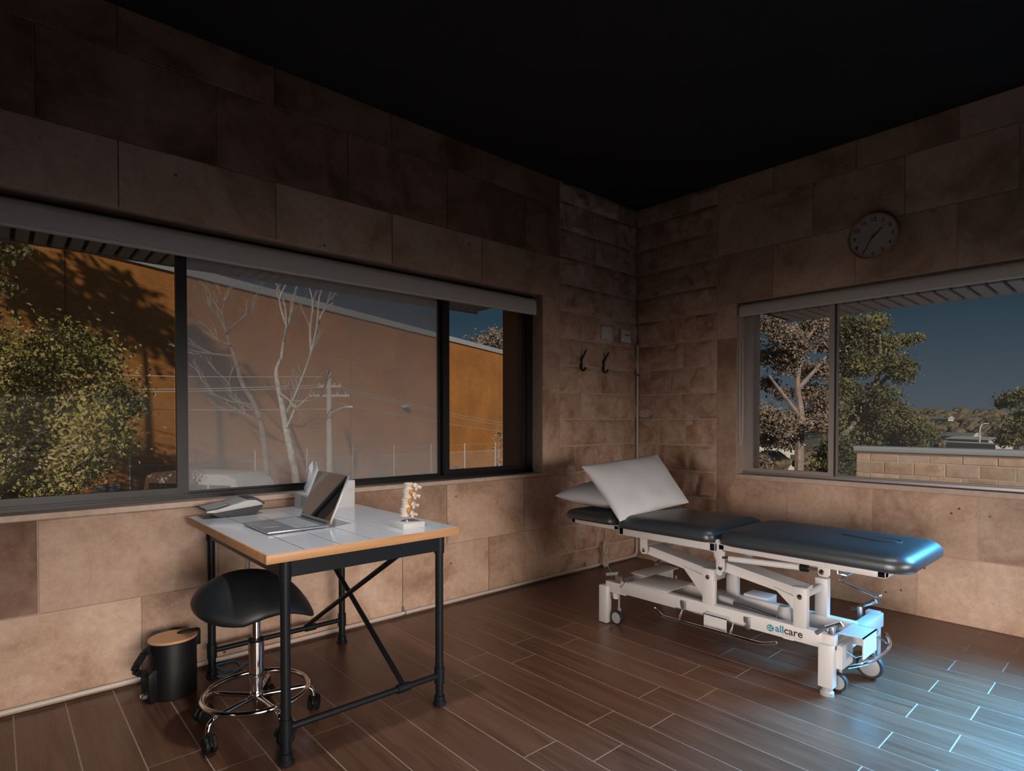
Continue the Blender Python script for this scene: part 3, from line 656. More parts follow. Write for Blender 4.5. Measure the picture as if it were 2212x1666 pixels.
# back of the spine points along the image right
bd = (RT*1.0).normalized(); sd_ = Vector((-bd.y, bd.x, 0))
MV = Matrix((bd, sd_, Vector((0, 0, 1)))).transposed().to_4x4()
tops = [.882, .924, .966, 1.006]
for i, z in enumerate(tops):
    lean = Vector((bd.x*.006*i, bd.y*.006*i, 0)); c = sc+lean+Vector((0, 0, z)); h = .031
    b = B(); b.lathe([(0, -h/2), (.020, -h/2), (.0235, -h/2+.003), (.0205, 0), (.0235, h/2-.003), (.020, h/2), (0, h/2)], c-bd*.008, 18, MV, sx=.92, sy=1.12)
    vb = b.done('vertebra', 'bone', t, 50)
    b = B(); b.ball(c+bd*.022+Vector((0, 0, .004)), (.011, .015, .012), 12, MV)
    b.ball(c+bd*.026+Vector((0, 0, -.012)), (.008, .014, .011), 10, MV)
    b.tube([c+bd*.022, c+bd*.035+Vector((0, 0, -.002)), c+bd*.050+Vector((0, 0, -.008))], [.007, .0065, .0075], 9)
    for s in (-1, 1): b.tube([c+bd*.016, c+bd*.020+sd_*s*.020, c+bd*.026+sd_*s*.034+Vector((0, 0, .003))], [.006, .005, .004], 8)
    b.done('bony_process', 'bone', vb, 60)
    if i < 3:
        cd = c+Vector((0, 0, h/2+.0055))
        B().lathe([(0, -.0055), (.021, -.0055), (.023, 0), (.021, .0055), (0, .0055)], cd-bd*.008, 16, MV, sx=.92, sy=1.1).done('disc', 'white_plastic', t, 50)
        b = B()
        b.tube([cd+bd*.006-sd_*.006+Vector((0, 0, .012)), cd+bd*.012-sd_*.016, cd+bd*.010-sd_*.024+Vector((0, 0, -.014))], [.0055, .006, .004], 8)
        b.tube([cd+bd*.012+Vector((0, 0, .02)), cd+bd*.014+Vector((0, 0, -.02))], .006, 8); b.done('nerve', 'orange', t)

# ================================================================ SADDLE STOOL
SC = Vector((-3.783, -.803, 0))
t = thing('saddle_stool', 'black saddle stool with chrome ring base on black castors', 'stool', SC)
bm = bmesh.new(); q = bmesh.ops.create_uvsphere(bm, u_segments=36, v_segments=20, radius=1)
wd = (RT*.97+Vector((FW.x, FW.y, 0))*.22).normalized(); fd = Vector((-wd.y, wd.x, 0))       # rear-to-nose and side axes
for v in bm.verts:
    u, f, z = v.co
    L = max(0, -u); N_ = max(0, u)
    w = .205*(1-.06*u-.30*N_**1.5)
    p = wd*(u*.243-.006)+fd*(f*w)
    zz = z*(.062 if z > 0 else .078)*(1+.30*L-.35*N_)
    v.co = SC+p+Vector((0, 0, .606+zz-.105*f*f*(1-.6*N_)-.050*L**2-.150*N_**2.4))
q = B(); q.bm.free(); q.bm = bm; q.done('seat', 'seat_vinyl', t, 60)
B().cyl(SC+Vector((0, 0, .515)), SC+Vector((0, 0, .575)), .05, .07).done('seat_plate', 'black_metal', t)
lv = SC+Vector((0, 0, .525)); B().tube([lv, lv+RT*.10+Vector((0, 0, -.005)), lv+RT*.145+Vector((0, 0, -.02))], [.006, .006, .009], 8).done('height_lever', 'black_plastic', t)
B().cyl(SC+Vector((0, 0, .30)), SC+Vector((0, 0, .53)), .0175).done('gas_piston', 'chrome', t)
B().lathe([(.0, .15), (.024, .15), (.024, .185), (.027, .187), (.027, .194), (.031, .196), (.0315, .352), (.033, .354), (.033, .362), (.018, .364)], SC, 24).done('gas_cylinder', 'chrome', t)
B().cyl(SC+Vector((0, 0, .363)), SC+Vector((0, 0, .372)), .032).done('collar', 'black_plastic', t)
B().lathe([(0, .075), (.014, .075), (.017, .08), (.017, .11), (.026, .118), (.029, .135), (.024, .150), (.020, .152)], SC, 24).done('hub', 'chrome', t)
zr2 = .146
B().tube([SC+Vector((.210*math.cos(a), .210*math.sin(a), zr2)) for a in [2*math.pi*k/48 for k in range(48)]], .0105, 12, closed=True).done('foot_ring', 'chrome', t)
for i in range(5):
    a = R(203+72*i); d = Vector((math.cos(a), math.sin(a), 0)); dn = Vector((-d.y, d.x, 0))
    arm = smoothpath([SC+d*.02+Vector((0, 0, .125)), SC+d*.12+Vector((0, 0, .123)), SC+d*.19+Vector((0, 0, .122)), SC+d*.222+Vector((0, 0, .108)), SC+d*.232+Vector((0, 0, .085)), SC+d*.234+Vector((0, 0, .066))], 5)
    lg = B().tube(arm, .0105, 12).done('leg', 'chrome', t)
    ca = SC+d*.234; sw_ = (d*.35+dn*.94).normalized(); ax = Vector((-sw_.y, sw_.x, 0)); wc = ca+sw_*.014+Vector((0, 0, .0355))
    b = B()
    for s in (-1, 1): b.tube([wc+ax*(s*.005), wc+ax*(s*.019), wc+ax*(s*.023)], [.035, .035, .030], 20)
    cs = b.done('castor', 'black_plastic', t)
    B().cyl(ca+Vector((0, 0, .04)), ca+Vector((0, 0, .082)), .0085).done('castor_stem', 'black_plastic', cs)
    hood = [wc+(sw_*math.cos(an)+Vector((0, 0, 1))*math.sin(an))*.038 for an in [R(10+20*k) for k in range(9)]]
    B().tube(hood, .009, 8).done('castor_hood', 'black_plastic', cs)

# ================================================================ PEDAL BIN
PC = Vector((-3.985, -.235, 0)); t = thing('pedal_bin', 'black oval pedal bin with bamboo lid against the stone wall', 'bin', PC)
ex = Vector((1, 0, 0)); Hb = .262
B().lathe([(0, 0), (.098, 0), (.102, .004), (.102, Hb-.006), (.100, Hb-.002), (0, Hb-.002)], PC, 40, sx=1.0, sy=.92).done('bin_body', 'black_plastic', t)
B().lathe([(0, Hb), (.101, Hb), (.104, Hb+.003), (.104, Hb+.009), (.101, Hb+.012), (0, Hb+.012)], PC, 40, sx=1.0, sy=.92).done('lid', 'bamboo', t)
hp = PC+Vector((.072, .02, 0))
B().prism([(-.05, 0), (-.035, .016), (0, .022), (.04, .018), (.052, 0), (.04, -.018), (0, -.022), (-.035, -.014)], .010, Matrix.Translation(hp+Vector((0, 0, Hb+.010))), bev=.003).done('lid_clasp', 'black_plastic', t)
B().box(hp.x+.026, hp.x+.052, hp.y-.014, hp.y+.014, Hb-.06, Hb+.016, bev=.005).done('hinge', 'black_plastic', t)
# pedal housing and carry handle on the far side from the desk leg
pd = Vector((-1, -.25, 0)).normalized(); pn = Vector((-pd.y, pd.x, 0))
mp_ = Matrix((pd, Vector((0, 0, 1)), pd.cross(Vector((0, 0, 1))))).transposed().to_4x4(); mp_.translation = PC-pd.cross(Vector((0, 0, 1)))*.040
B().prism([(.05, 0), (.120, 0), (.124, .06), (.126, .135), (.100, .150), (.05, .165)], .080, mp_, bev=.004).done('pedal_housing', 'black_plastic', t)
B().box(-.014, .014, -.010, .018, 0, .010, bev=.003, M4=Matrix((pn, pd, Vector((0, 0, 1)))).transposed().to_4x4()).done('foot_pedal', 'steel', t).location = PC+pd*.118+Vector((0, 0, .026))
hpts = [PC+pd*.090+Vector((0, 0, Hb-.012)), PC+pd*.125+Vector((0, 0, Hb-.030)), PC+pd*.160+Vector((0, 0, .185)), PC+pd*.168+Vector((0, 0, .165)), PC+pd*.150+Vector((0, 0, .148)), PC+pd*.118+Vector((0, 0, .130))]
b = B()
for a, c in zip(hpts, hpts[1:]): b.beam(a, c, .030, .012, up=pd.cross(Vector((0, 0, 1))))
for a in hpts[1:-1]: b.tube([a-pn*.006, a+pn*.006], .0075, 10)
b.done('carry_handle', 'black_plastic', t)

# ================================================================ CABLES
cb = [onz(x, y, .004) for x, y in ((462, 1436), (480, 1447), (505, 1450), (518, 1440), (505, 1427), (470, 1428), (452, 1440), (456, 1460), (485, 1461), (513, 1448), (536, 1430))]
cb = [Vector((p.x, min(p.y, -.045), .0045+.004*(i % 2))) for i, p in enumerate(cb)]
cb += [Vector((-3.57, -.075, .02)), Vector((-3.56, -.065, .12)), Vector((-3.575, -.062, .35)), Vector((-3.575, -.06, .56)), Vector((-3.55, -.10, .71)), Vector((-3.55, -.13, .782))]
tag(B().tube(smoothpath(cb, 6), .0034, 7).done('network_cable', 'blue_cable'), 'blue network cable coiled on the floor behind the stool', 'cable')
t = thing('coiled_lead', 'bundled cream power cord with orange tie hanging by the corner', 'cord', (-.55, -.05, 0))
b = B(); base = Vector((-.540, -.060, 0))
for i, (w, h1, h2) in enumerate(((.030, .235, .012), (.022, .225, .018), (.036, .215, .010), (.014, .230, .016))):
    sx = 1 if i % 2 else -1; dy = -.006*i
    pts = [base+Vector((0, dy, .112)), base+Vector((-w, dy, .17)), base+Vector((-w*.6, dy, h1)), base+Vector((w*.6, dy, h1-.01)), base+Vector((w*.8, dy, .165)), base+Vector((0, dy, .112)), base+Vector((-w*.9, dy, .06)), base+Vector((-w*.6, dy, h2)), base+Vector((w*.6, dy, h2+.004)), base+Vector((w, dy, .055)), base+Vector((0, dy, .112))]
    b.tube(smoothpath(pts, 5), .0035, 7)
b.done('cord_loops', 'cord', t)
B().tube(smoothpath([base+Vector((.01, 0, .23)), base+Vector((.05, .03, .30)), base+Vector((.07, .045, .38)), base+Vector((.10, .045, .50)), base+Vector((.12, .045, .75))], 5), .0035, 7).done('lead', 'cord', t)
B().tube(smoothpath([base+Vector((.02, -.02, .02)), Vector((-.60, -.16, .006)), Vector((-.75, -.36, .006)), Vector((-.95, -.62, .02)), Vector((-1.15, -.86, .10)), Vector((-1.30, -1.0, .20))], 6), .0035, 7).done('lead', 'cord', t)
B().tube([base+Vector((-.014, -.02, .112)), base+Vector((0, -.034, .114)), base+Vector((.014, -.02, .112)), base+Vector((0, .008, .112))], .006, 8, closed=True).done('cord_tie', 'orange', t)

# ================================================================ TREATMENT COUCH
t = thing('treatment_couch', 'white framed treatment couch with black vinyl padded top', 'treatment couch', (-1.35, -1.65, 0))
def rrect(x0, x1, y0, y1, r, n=7):
    pts = []
    for cx, cy, a0 in ((x1-r, y1-r, 0), (x0+r, y1-r, 90), (x0+r, y0+r, 180), (x1-r, y0+r, 270)):
        for k in range(n+1): a = R(a0+90*k/n); pts.append((cx+r*math.cos(a), cy+r*math.sin(a)))
    return pts
def pad(name, x0, x1, y0, y1, z0, z1, r=.06, tilt=0.0, par=None):
    bm = bmesh.new(); H = z1-z0; rings = []
    for ins, zf in ((.012, 0), (.003, .08), (0, .22), (.001, .42), (.006, .60), (.018, .77), (.036, .90), (.062, .97), (.10, 1.0), (.16, 1.012)):
        rr = max(.012, r-ins*.55)
        rings.append([bm.verts.new(Vector((px, py, z0+H*zf+tilt*(py-y0)))) for px, py in rrect(x0+ins, x1-ins, y0+ins, y1-ins, rr)])
    for a, c in zip(rings, rings[1:]):
        n = len(a)
        for k in range(n): bm.faces.new((a[k], a[(k+1) % n], c[(k+1) % n], c[k]))
    bm.faces.new(rings[0][::-1]); bm.faces.new(rings[-1])
    q = B(); q.bm.free(); q.bm = bm; return q.done(name, 'vinyl', t, 70)
PX0, PX1 = -1.725, -1.085
PX0h = -1.715
pad('head_pad', PX0h, PX1, -1.085, -.655, .645, .715)
pad('seat_pad', PX0, PX1, -1.765, -1.10, .640, .722)
bp = pad('back_pad', PX0, PX1, -2.675, -1.775, .640, .722, r=.10)
# breathing slot with its plug
hole = [(-1.365, -2.285), (-1.385, -2.36), (-1.42, -2.46), (-1.415, -2.52), (-1.37, -2.55), (-1.325, -2.52), (-1.315, -2.45), (-1.34, -2.36), (-1.355, -2.29)]
hp3 = smoothpath([(x, y, .7238) for x, y in hole]+[(hole[0][0], hole[0][1], .7238)], 4)
B().tube(hp3, .0035, 6).done('slot_edge', 'rubber', bp)
ctr = Vector((-1.365, -2.43, .7225))
B().prism([(ctr.x+(p.x-ctr.x)*.88, ctr.y+(p.y-ctr.y)*.93) for p in hp3[:-1]], .003, Matrix.Translation((0, 0, .7222)), bev=.001).done('slot_plug', 'vinyl', bp)
WS = 'white_steel'
# platform frames under the pads
def frame(name, y0, y1, z0, z1, x0=-1.695, x1=-1.12):
    b = B()
    b.box(x0, x0+.04, y0, y1, z0, z1, bev=.003).box(x1-.04, x1, y0, y1, z0, z1, bev=.003).box(x0, x1, y0, y0+.03, z0, z1-.002).box(x0, x1, y1-.03, y1, z0, z1-.002).box(x0+.02, x1-.02, y0+.02, y1-.02, z1-.012, z1)
    return b.done(name, WS, t, 40)
frame('head_frame', -1.100, -.705, .618, .645, -1.685)
frame('seat_frame', -1.765, -1.115, .596, .640)
frame('back_frame', -2.575, -1.785, .610, .640)
for x in (-1.66, -1.16):
    B().prism([(-1.75, .57), (-1.79, .50), (-1.80, .60), (-1.775, .66), (-1.755, .66), (-1.765, .60), (-1.745, .60)], .02, M_yz(x-.02), bev=.002).done('hinge_plate', WS, t, 40)
# hangers and bolts
def bolt(x, y, z, par): B().lathe([(0, 0), (.013, 0), (.013, .002), (.008, .003), (.008, .007), (0, .008)], (x, y, z), 12, Matrix(((0, 0, -1, 0), (1, 0, 0, 0), (0, 1, 0, 0), (0, 0, 0, 1)))).done('bolt', 'chrome', par)
for y, zb in ((-1.285, .50), (-1.785, .485)):
    for x in (-1.675, -1.36):
        n = 8; prof = [(-.024, .115), (-.024, .022)]+[(-.024*math.cos(math.pi*k/n), .022-.024*math.sin(math.pi*k/n)) for k in range(1, n)]+[(.024, .022), (.024, .115)]
        h = B().prism([(y+a, zb+c) for a, c in prof], .008, M_yz(x)).done('hanger', WS, t, 40)
        if x < -1.5: bolt(x, y, zb+.022, h)
# linkage arms with gussets, crossbars
def arm(p0, p1, gus):
    b = B(); b.beam(p0, p1, .115, .052, up=(1, 0, 0) if False else (0, 0, 1), bev=.004)
    o = b.done('lift_arm', WS, t, 40)
    B().prism(gus, .030, M_yz(-1.655), bev=.003).done('gusset', WS, o, 40)
arm((-1.58, -1.285, .52), (-1.58, -1.735, .445), [(-1.535, .47), (-1.74, .425), (-1.74, .30), (-1.69, .30)])
arm((-1.58, -1.785, .51), (-1.58, -2.20, .445), [(-2.06, .46), (-2.175, .43), (-2.175, .36)])
for y0, y1 in ((-1.737, -1.672), (-2.230, -2.168)):
    for x in (-1.665, -1.40):
        p = B().box(x, x+.045, y0, y1, .285, .485, bev=.004).done('post', WS, t, 40)
        if x < -1.5: bolt(x, (y0+y1)/2, .44, p)
B().cyl((-1.63, -1.755, .47), (-1.37, -1.755, .47), .018).done('crossbar', WS, t); B().cyl((-1.63, -2.20, .44), (-1.37, -2.20, .44), .018).done('crossbar', WS, t)
B().cyl((-1.62, -1.285, .522), (-1.36, -1.285, .522), .014).done('crossbar', WS, t)
# base: side rails, end beams, legs
nr = B().box(-1.662, -1.612, -2.30, -1.10, .215, .290, bev=.004).done('side_rail', WS, t, 40)
B().box(-1.40, -1.35, -2.36, -1.0, .215, .290, bev=.004).done('side_rail', WS, t, 40)
B().box(-1.655, -.93, -1.004, -.950, .165, .240, bev=.004).done('end_beam', WS, t, 40)
B().box(-1.655, -.93, -2.355, -2.297, .165, .240, bev=.004).done('end_beam', WS, t, 40)
B().prism([(-1.64, .14), (-1.60, .165), (-1.64, .165)], .05, Matrix(((1, 0, 0, 0), (0, 0, 1, -2.352), (0, 1, 0, 0), (0, 0, 0, 1)))).done('beam_gusset', WS, t, 0)
B().box(-1.660, -1.614, -1.14, -.98, .205, .272, bev=.004).done('rail_end', WS, t, 40)
B().box(-1.66, -1.62, -2.36, -2.24, .215, .286, bev=.004).done('rail_end', WS, t, 40)
for x, y0, y1, z0 in ((-1.685, -1.008, -.945, .004), (-1.685, -2.360, -2.293, .040), (-.972, -1.008, -.945, .004), (-.972, -2.340, -2.275, .004)):
    lg = B().box(x, x+.052, y0, y1, z0, .243, bev=.004).done('leg', WS, t, 40)
    if z0 > .02: B().lathe([(0, 0), (.031, 0), (.031, .016), (.024, .022), (.022, .040), (.01, .043)], (x+.026, (y0+y1)/2, 0), 20).done('levelling_foot', 'grey_plastic', lg)
    else: B().box(x+.004, x+.048, y0+.004, y1-.004, 0, .006).done('foot_cap', 'rubber', lg, 0)
# platform plates, control boxes, motor
B().box(-1.662, -1.365, -1.44, -1.165, .2905, .297, bev=.002).done('cover_plate', WS, t, 40)
B().box(-1.45, -1.10, -1.165, -1.02, .2895, .296, bev=.002).done('cover_plate', WS, t, 40)
cbx = B(); cbx.box(-1.712, -1.615, -1.842, -1.706, .245, .249).box(-1.712, -1.708, -1.842, -1.706, .165, .249).box(-1.712, -1.662, -1.710, -1.706, .165, .249).done('control_box', WS, t, 0)
B().box(-1.36, -1.24, -1.90, -1.76, .235, .302, bev=.003).done('control_box', WS, t, 40)
B().lathe([(0, .20), (.034, .20), (.033, .29), (.030, .315), (.024, .327), (0, .33)], (-1.50, -2.055, 0), 22).done('motor', 'grey_plastic', t, 50)
B().box(-1.5375, -1.5345, -2.07, -2.035, .215, .26).done('motor_label', 'dark_grey', t, 0)
B().cyl((-1.57, -1.70, .315), (-1.52, -2.02, .265), .012).done('actuator_rod', 'chrome', t)
B().cyl((-1.57, -1.70, .315), (-1.555, -1.80, .30), .018).done('actuator_tube', 'grey_plastic', t)
# gas strut and its release lever
B().cyl((-1.672, -1.835, .566), (-1.672, -2.215, .589), .0155).done('gas_strut', 'white_plastic', t)
B().cyl((-1.672, -2.205, .588), (-1.672, -2.240, .590), .0185).done('strut_cap', 'black_plastic', t)
B().cyl((-1.672, -2.24, .590), (-1.672, -2.305, .594), .006).done('strut_rod', 'dark_grey', t)
B().cyl((-1.672, -1.80, .567), (-1.672, -1.84, .567), .009).done('strut_pin', 'chrome', t)
B().prism([(-2.290, .612), (-2.292, .575), (-2.30, .566), (-2.335, .566), (-2.345, .58), (-2.345, .612)], .008, M_yz(-1.688), bev=.001).done('strut_bracket', WS, t, 40)
bolt(-1.689, -2.308, .588, t)
b = B(); b.tube([(-1.56, -2.33, .60), (-1.56, -2.335, .565), (-1.53, -2.36, .555), (-1.53, -2.33, .525), (-1.53, -2.49, .482), (-1.53, -2.505, .488)], .0055, 8); b.tube([(-1.53, -2.36, .555), (-1.46, -2.39, .575)], .0055, 8); b.ball((-1.53, -2.507, .489), .009, 8)
b.done('release_lever', 'chrome', t)
# foot bars
X = -1.765
fb = [(X, -1.428, .222), (X, -1.478, .187), (X, -1.52, .186), (X, -1.90, .190), (X, -2.03, .191), (X, -2.066, .194), (X, -2.134, .217)]
b = B(); b.tube(fb, .009, 10)
for y in (-1.585, -1.89): b.tube([(X, y, .189), (-1.675, y+.03, .222)], .0055, 8)
b.tube([(-1.672, -1.51, .222), (-1.672, -1.93, .222)], .0065, 8)
b.done('foot_bar', 'chrome', t)
for y in (-1.55, -1.93):
    B().prism([(y-.022, .275), (y+.012, .275), (y+.012, .255), (y-.002, .212), (y-.022, .212)], .006, M_yz(-1.676), bev=.001).done('foot_bar_bracket', 'steel', t, 40)
hz_ = .12
hoop = [onz(*p, hz_) for p in ((1830, 1442), (1862, 1436), (1885, 1428), (1905, 1416), (1919, 1404), (1923, 1392), (1920, 1380), (1913, 1369))]
hoop = smoothpath(hoop, 4); b = B(); b.tube(hoop, .0085, 10)
for px, q0 in (((1890, 1421), (-1.45, -2.44, .15)), ((1921, 1394), (-1.20, -2.44, .17))): b.tube([onz(*px, hz_), q0], .0065, 8)
b.done('foot_hoop', 'chrome', t)
B().tube([(-1.66+.03, -2.368, .24), (-1.52, -2.40, .165), (-1.45, -2.44, .175)], .005, 8).done('hoop_linkage', 'chrome', t)
B().tube([(-1.42, -2.462, .262), (-1.30, -2.462, .205), (-1.20, -2.44, .17)], .0055, 8).done('hoop_linkage', 'chrome', t)
cv = B(); cv.box(-1.60, -1.41, -2.462, -2.355, .286, .291).box(-1.60, -1.41, -2.462, -2.457, .190, .291).box(-1.415, -1.41, -2.462, -2.355, .19, .291).done('end_cover', WS, t, 0)
B().box(-1.64, -1.50, -2.385, -2.360, .13, .24).done('bracket_plate', WS, t, 0)
# castors
def castor(x, y, r, w, top, m='grey_plastic'):
    c = B().lathe([(0, -w/2), (r*.72, -w/2), (r*.80, -w/2+.003), (r*.80, w/2-.003), (r*.72, w/2), (0, w/2)], (x, y, r), 24, Matrix(((0, 0, 1, 0), (1, 0, 0, 0), (0, 1, 0, 0), (0, 0, 0, 1)))).done('castor_wheel', m, t, 40)
    B().lathe([(r*.80, -w/2), (r*.97, -w/2), (r, -w/2+.004), (r, w/2-.004), (r*.97, w/2), (r*.80, w/2)], (x, y, r), 24, Matrix(((0, 0, 1, 0), (1, 0, 0, 0), (0, 1, 0, 0), (0, 0, 0, 1))), caps=False).done('tyre', 'rubber', c, 40)
    B().cyl((x+w*.8, y, r*1.0), (x+w*.8, y, top), .008).done('castor_stem', 'steel', c)
    B().box(x+w*.55, x+w*1.1, y-.012, y+.012, r*.9, r*2.3, bev=.004).done('castor_fork', 'grey_plastic', c)
castor(-1.64, -1.058, .045, .026, .25); castor(-1.58, -2.345, .045, .026, .2); castor(-1.30, -2.40, .062, .034, .2); castor(-.99, -1.06, .045, .026, .2)
B().cyl((-1.633, -1.045, .165), (-1.633, -1.045, .262), .021).done('castor_sleeve', WS, t)
# brake pedals
def pedal(pts, r0, post, name='brake_pedal'):
    b = B(); b.tube(pts, r0, 10)
    for p in (pts[0], pts[-1]): pass
    o = b.done(name, 'chrome', t); B().box(*post, bev=.003).done('pedal_post', 'steel', o, 40); return o
o = pedal([(-1.665, -1.105, .255), (-1.665, -1.145, .297), (-1.665, -1.085, .338), (-1.665, -1.06, .333)], .0075, (-1.652, -1.628, -1.10, -1.05, .262, .315)); B().tube([(-1.665, -1.085, .338), (-1.665, -.995, .316)], .0105, 12).done('pedal_grip', 'grey_plastic', o)
o = pedal([(-1.02, -.915, .280), (-1.02, -.995, .234), (-1.02, -1.063, .252)], .0085, (-1.03, -1.0, -.955, -.92, .22, .27)); B().tube([(-1.02, -.915, .280), (-1.02, -.969, .312)], .0105, 12).done('pedal_grip', 'chrome', o)
gx = lambda x, y, X=-1.668: onX(1560+x/4.385, 1160+y/4.385, X)
o = pedal([gx(985, 858), gx(1060, 835), gx(1125, 818), gx(1140, 838), gx(1105, 865)], .0085, (-1.652, -1.628, -2.352, -2.328, .285, .325)); B().tube([gx(985, 858), gx(890, 912)], .0105, 12).done('pedal_grip', 'steel', o); B().cyl((-1.635, -2.33, .286), (-1.635, -2.33, .302), .016).done('pedal_socket', 'chrome', o)
o = pedal([(-1.05, -2.228, .252), (-1.05, -2.27, .280), (-1.05, -2.335, .318)], .010, (-1.062, -1.04, -2.285, -2.260, .19, .28)); B().tube([(-1.05, -2.335, .318), (-1.05, -2.352, .328)], .012, 12).done('pedal_grip', 'steel', o)
# lettering on the near rail
zt = .250
XR = -1.6622
e0, e1 = onX(1656.4, 1355, XR), onX(1671.8, 1358, XR); ez0, ez1 = onX(1664, 1364.2, XR).z, onX(1664, 1349.5, XR).z
ec = Vector((-1.662, (e0.y+e1.y)/2, (ez0+ez1)/2))
eb = B(); eb.lathe([(0, 0), (1, 0), (1, .0012), (0, .0012)], ec, 32, Matrix(((0, 0, -1, 0), (1, 0, 0, 0), (0, 1, 0, 0), (0, 0, 0, 1))), sx=abs(e0.y-e1.y)/2, sy=(ez1-ez0)/2)
em = eb.done('emblem', 'teal_ink', nr, 0)
def fit_text(txt, m, par, name, y0, y1, z0, z1, x):
    o = text_mesh(txt, 1, Matrix.Identity(4), m, par, name, .02); vs_ = o.data.vertices
    ax, bx = min(v.co.x for v in vs_), max(v.co.x for v in vs_); ay, by = min(v.co.y for v in vs_), max(v.co.y for v in vs_)
    for v in vs_: v.co = Vector((x-.0006*(1 if v.co.z > 0 else 0), y0+(v.co.x-ax)/(bx-ax)*(y1-y0), z0+(v.co.y-ay)/(by-ay)*(z1-z0)))
    return o
q0, q1 = onX(1674.4, 1362, XR), onX(1692.4, 1362, XR); q2, q3 = onX(1693.9, 1362, XR), onX(1734.0, 1368, XR)
zb_, za_ = onX(1685, 1367, XR).z, onX(1685, 1351.5, XR).z; zx_ = zb_+(za_-zb_)*.72
fit_text('cc', 'white_plastic', em, 'emblem_letters', ec.y+.013, ec.y-.013, ec.z-.010, ec.z+.010, -1.6634)
fit_text('all', 'teal_ink', nr, 'lettering', q0.y, q1.y, zb_, za_, XR)
fit_text('care', 'dark_ink', nr, 'lettering', q2.y, q3.y, zb_, zx_, XR)
for y0, y1 in ((-2.160, -2.115), (-2.212, -2.166)): B().box(-1.6628, -1.6618, y0, y1, zt-.0215, zt-.0195).done('small_print', 'grey_ink', nr, 0)
B().box(-1.64, -1.62, -2.16, -2.11, .205, .214).done('cable_clip', 'white_plastic', nr, 0)

# ================================================================ PILLOWS
def pillow(name, label, c4, thick, seed, sag=(0, 0, 0)):
    a, b_, c, d = [Vector(p) for p in c4]; N = 26; bm = bmesh.new(); nrm = ((b_-a).cross(d-a)).normalized()
    def P(u, v, side):
        s, r = (u+1)/2, (v+1)/2
        p = (a*(1-s)+b_*s)*(1-r)+(d*(1-s)+c*s)*r
        m = max(0, (1-u*u))*max(0, (1-v*v)); h = thick*m**.42
        # sides pull in between the corners
        cen = (a+b_+c+d)/4; pull = .10*((1-u*u)*v*v+(1-v*v)*u*u); p = p+(cen-p)*pull*.55
        q = p*7+Vector((seed, seed*2, side))
        w = noise.noise(q)*.010+noise.noise(q*2.6)*.004
        fold = .006*math.sin(18*u+5*noise.noise(p*5))*max(0, abs(v)-.55)
        return p+nrm*side*(h*(.9 if side > 0 else .7)+ (w+fold)*min(1, m*3+.15)*1.0)
    T = [[None]*(N+1) for _ in range(N+1)]; Bt = [[None]*(N+1) for _ in range(N+1)]
    for i in range(N+1):
        for j in range(N+1):
            u, v = -1+2*i/N, -1+2*j/N; u, v = math.sin(u*math.pi/2), math.sin(v*math.pi/2)
            T[i][j] = bm.verts.new(P(u, v, 1))
            Bt[i][j] = T[i][j] if i in (0, N) or j in (0, N) else bm.verts.new(P(u, v, -1))
    for i in range(N):
        for j in range(N):
            bm.faces.new((T[i][j], T[i+1][j], T[i+1][j+1], T[i][j+1])); bm.faces.new((Bt[i][j], Bt[i][j+1], Bt[i+1][j+1], Bt[i+1][j]))
    q = B(); q.bm.free(); q.bm = bm; return tag(q.done(name, 'cloth', None, 80), label, 'pillow', 'white pillows on the treatment couch')
pillow('pillow', 'white pillow lying flat at the head of the couch, underneath', [(-1.725, -1.06, .780), (-1.06, -1.06, .800), (-1.00, -.50, .815), (-1.700, -.560, .785)], .105, 3)
pillow('pillow', 'white pillow propped up at an angle on the other pillow', [(-1.765, -1.175, .690), (-1.03, -1.20, .742), (-.93, -.87, 1.058), (-1.735, -.835, 1.008)], .085, 11)
# ================================================================ OUTSIDE
GZ = -3.2
g = B().box(-120, 420, -160, 420, GZ-.5, GZ).done('ground', 'ground', smooth=0); tag(g, 'grey ground far below the windows', 'ground', kind='structure')
# ---- orange brick building
wa, wb = at(216, 551, 24.5), at(1088, 764, 61); tw = Vector((wb.x-wa.x, wb.y-wa.y, 0)).normalized(); nw = Vector((tw.y, -tw.x, 0)); ztop = 8.35
bo = Vector((wa.x, wa.y, 0))
t = thing('brick_building', 'large orange brick building with pale roof edge across the street', 'building', (bo.x, bo.y, GZ))
def MW(off=0): m = Matrix((tw, Vector((0, 0, 1)), nw)).transposed().to_4x4(); m.translation = bo+nw*off; return m
me = bpy.data.meshes.new('brick_wall'); bm = bmesh.new(); uvl = bm.loops.layers.uv.new('UVMap')
s0, s1, D = -34, 62, -14
co = [(s0, GZ, 0), (s1, GZ, 0), (s1, ztop, 0), (s0, ztop, 0)]; V = [bm.verts.new(MW() @ Vector(c)) for c in co]+[bm.verts.new(MW() @ Vector((c[0], c[1], D))) for c in co]
for idx, uvs in (((0, 1, 2, 3), [(c[0], c[1]) for c in co]), ((5, 4, 7, 6), [(c[0], c[1]) for c in co]), ((4, 0, 3, 7), [(0, GZ), (14, GZ), (14, ztop), (0, ztop)]), ((1, 5, 6, 2), [(0, GZ), (14, GZ), (14, ztop), (0, ztop)]), ((3, 2, 6, 7), [(0, 0)]*4)):
    f = bm.faces.new([V[i] for i in idx])
    for lp, uv in zip(f.loops, uvs): lp[uvl].uv = uv
bm.to_mesh(me); bm.free(); me.materials.append(M['brick']); link(bpy.data.objects.new('brick_wall', me), t)
B().box(s0, s1, ztop, ztop+.42, -.4, .12, M4=MW()).done('roof_capping', 'cap', t, 0)
def wall_s(px, py):       # pixel -> (along wall, height) on the brick face
    d = ray(px, py); q = (bo-CAM).dot(nw)/d.dot(nw); p = CAM+d*q; return (p-bo).dot(tw), p.z
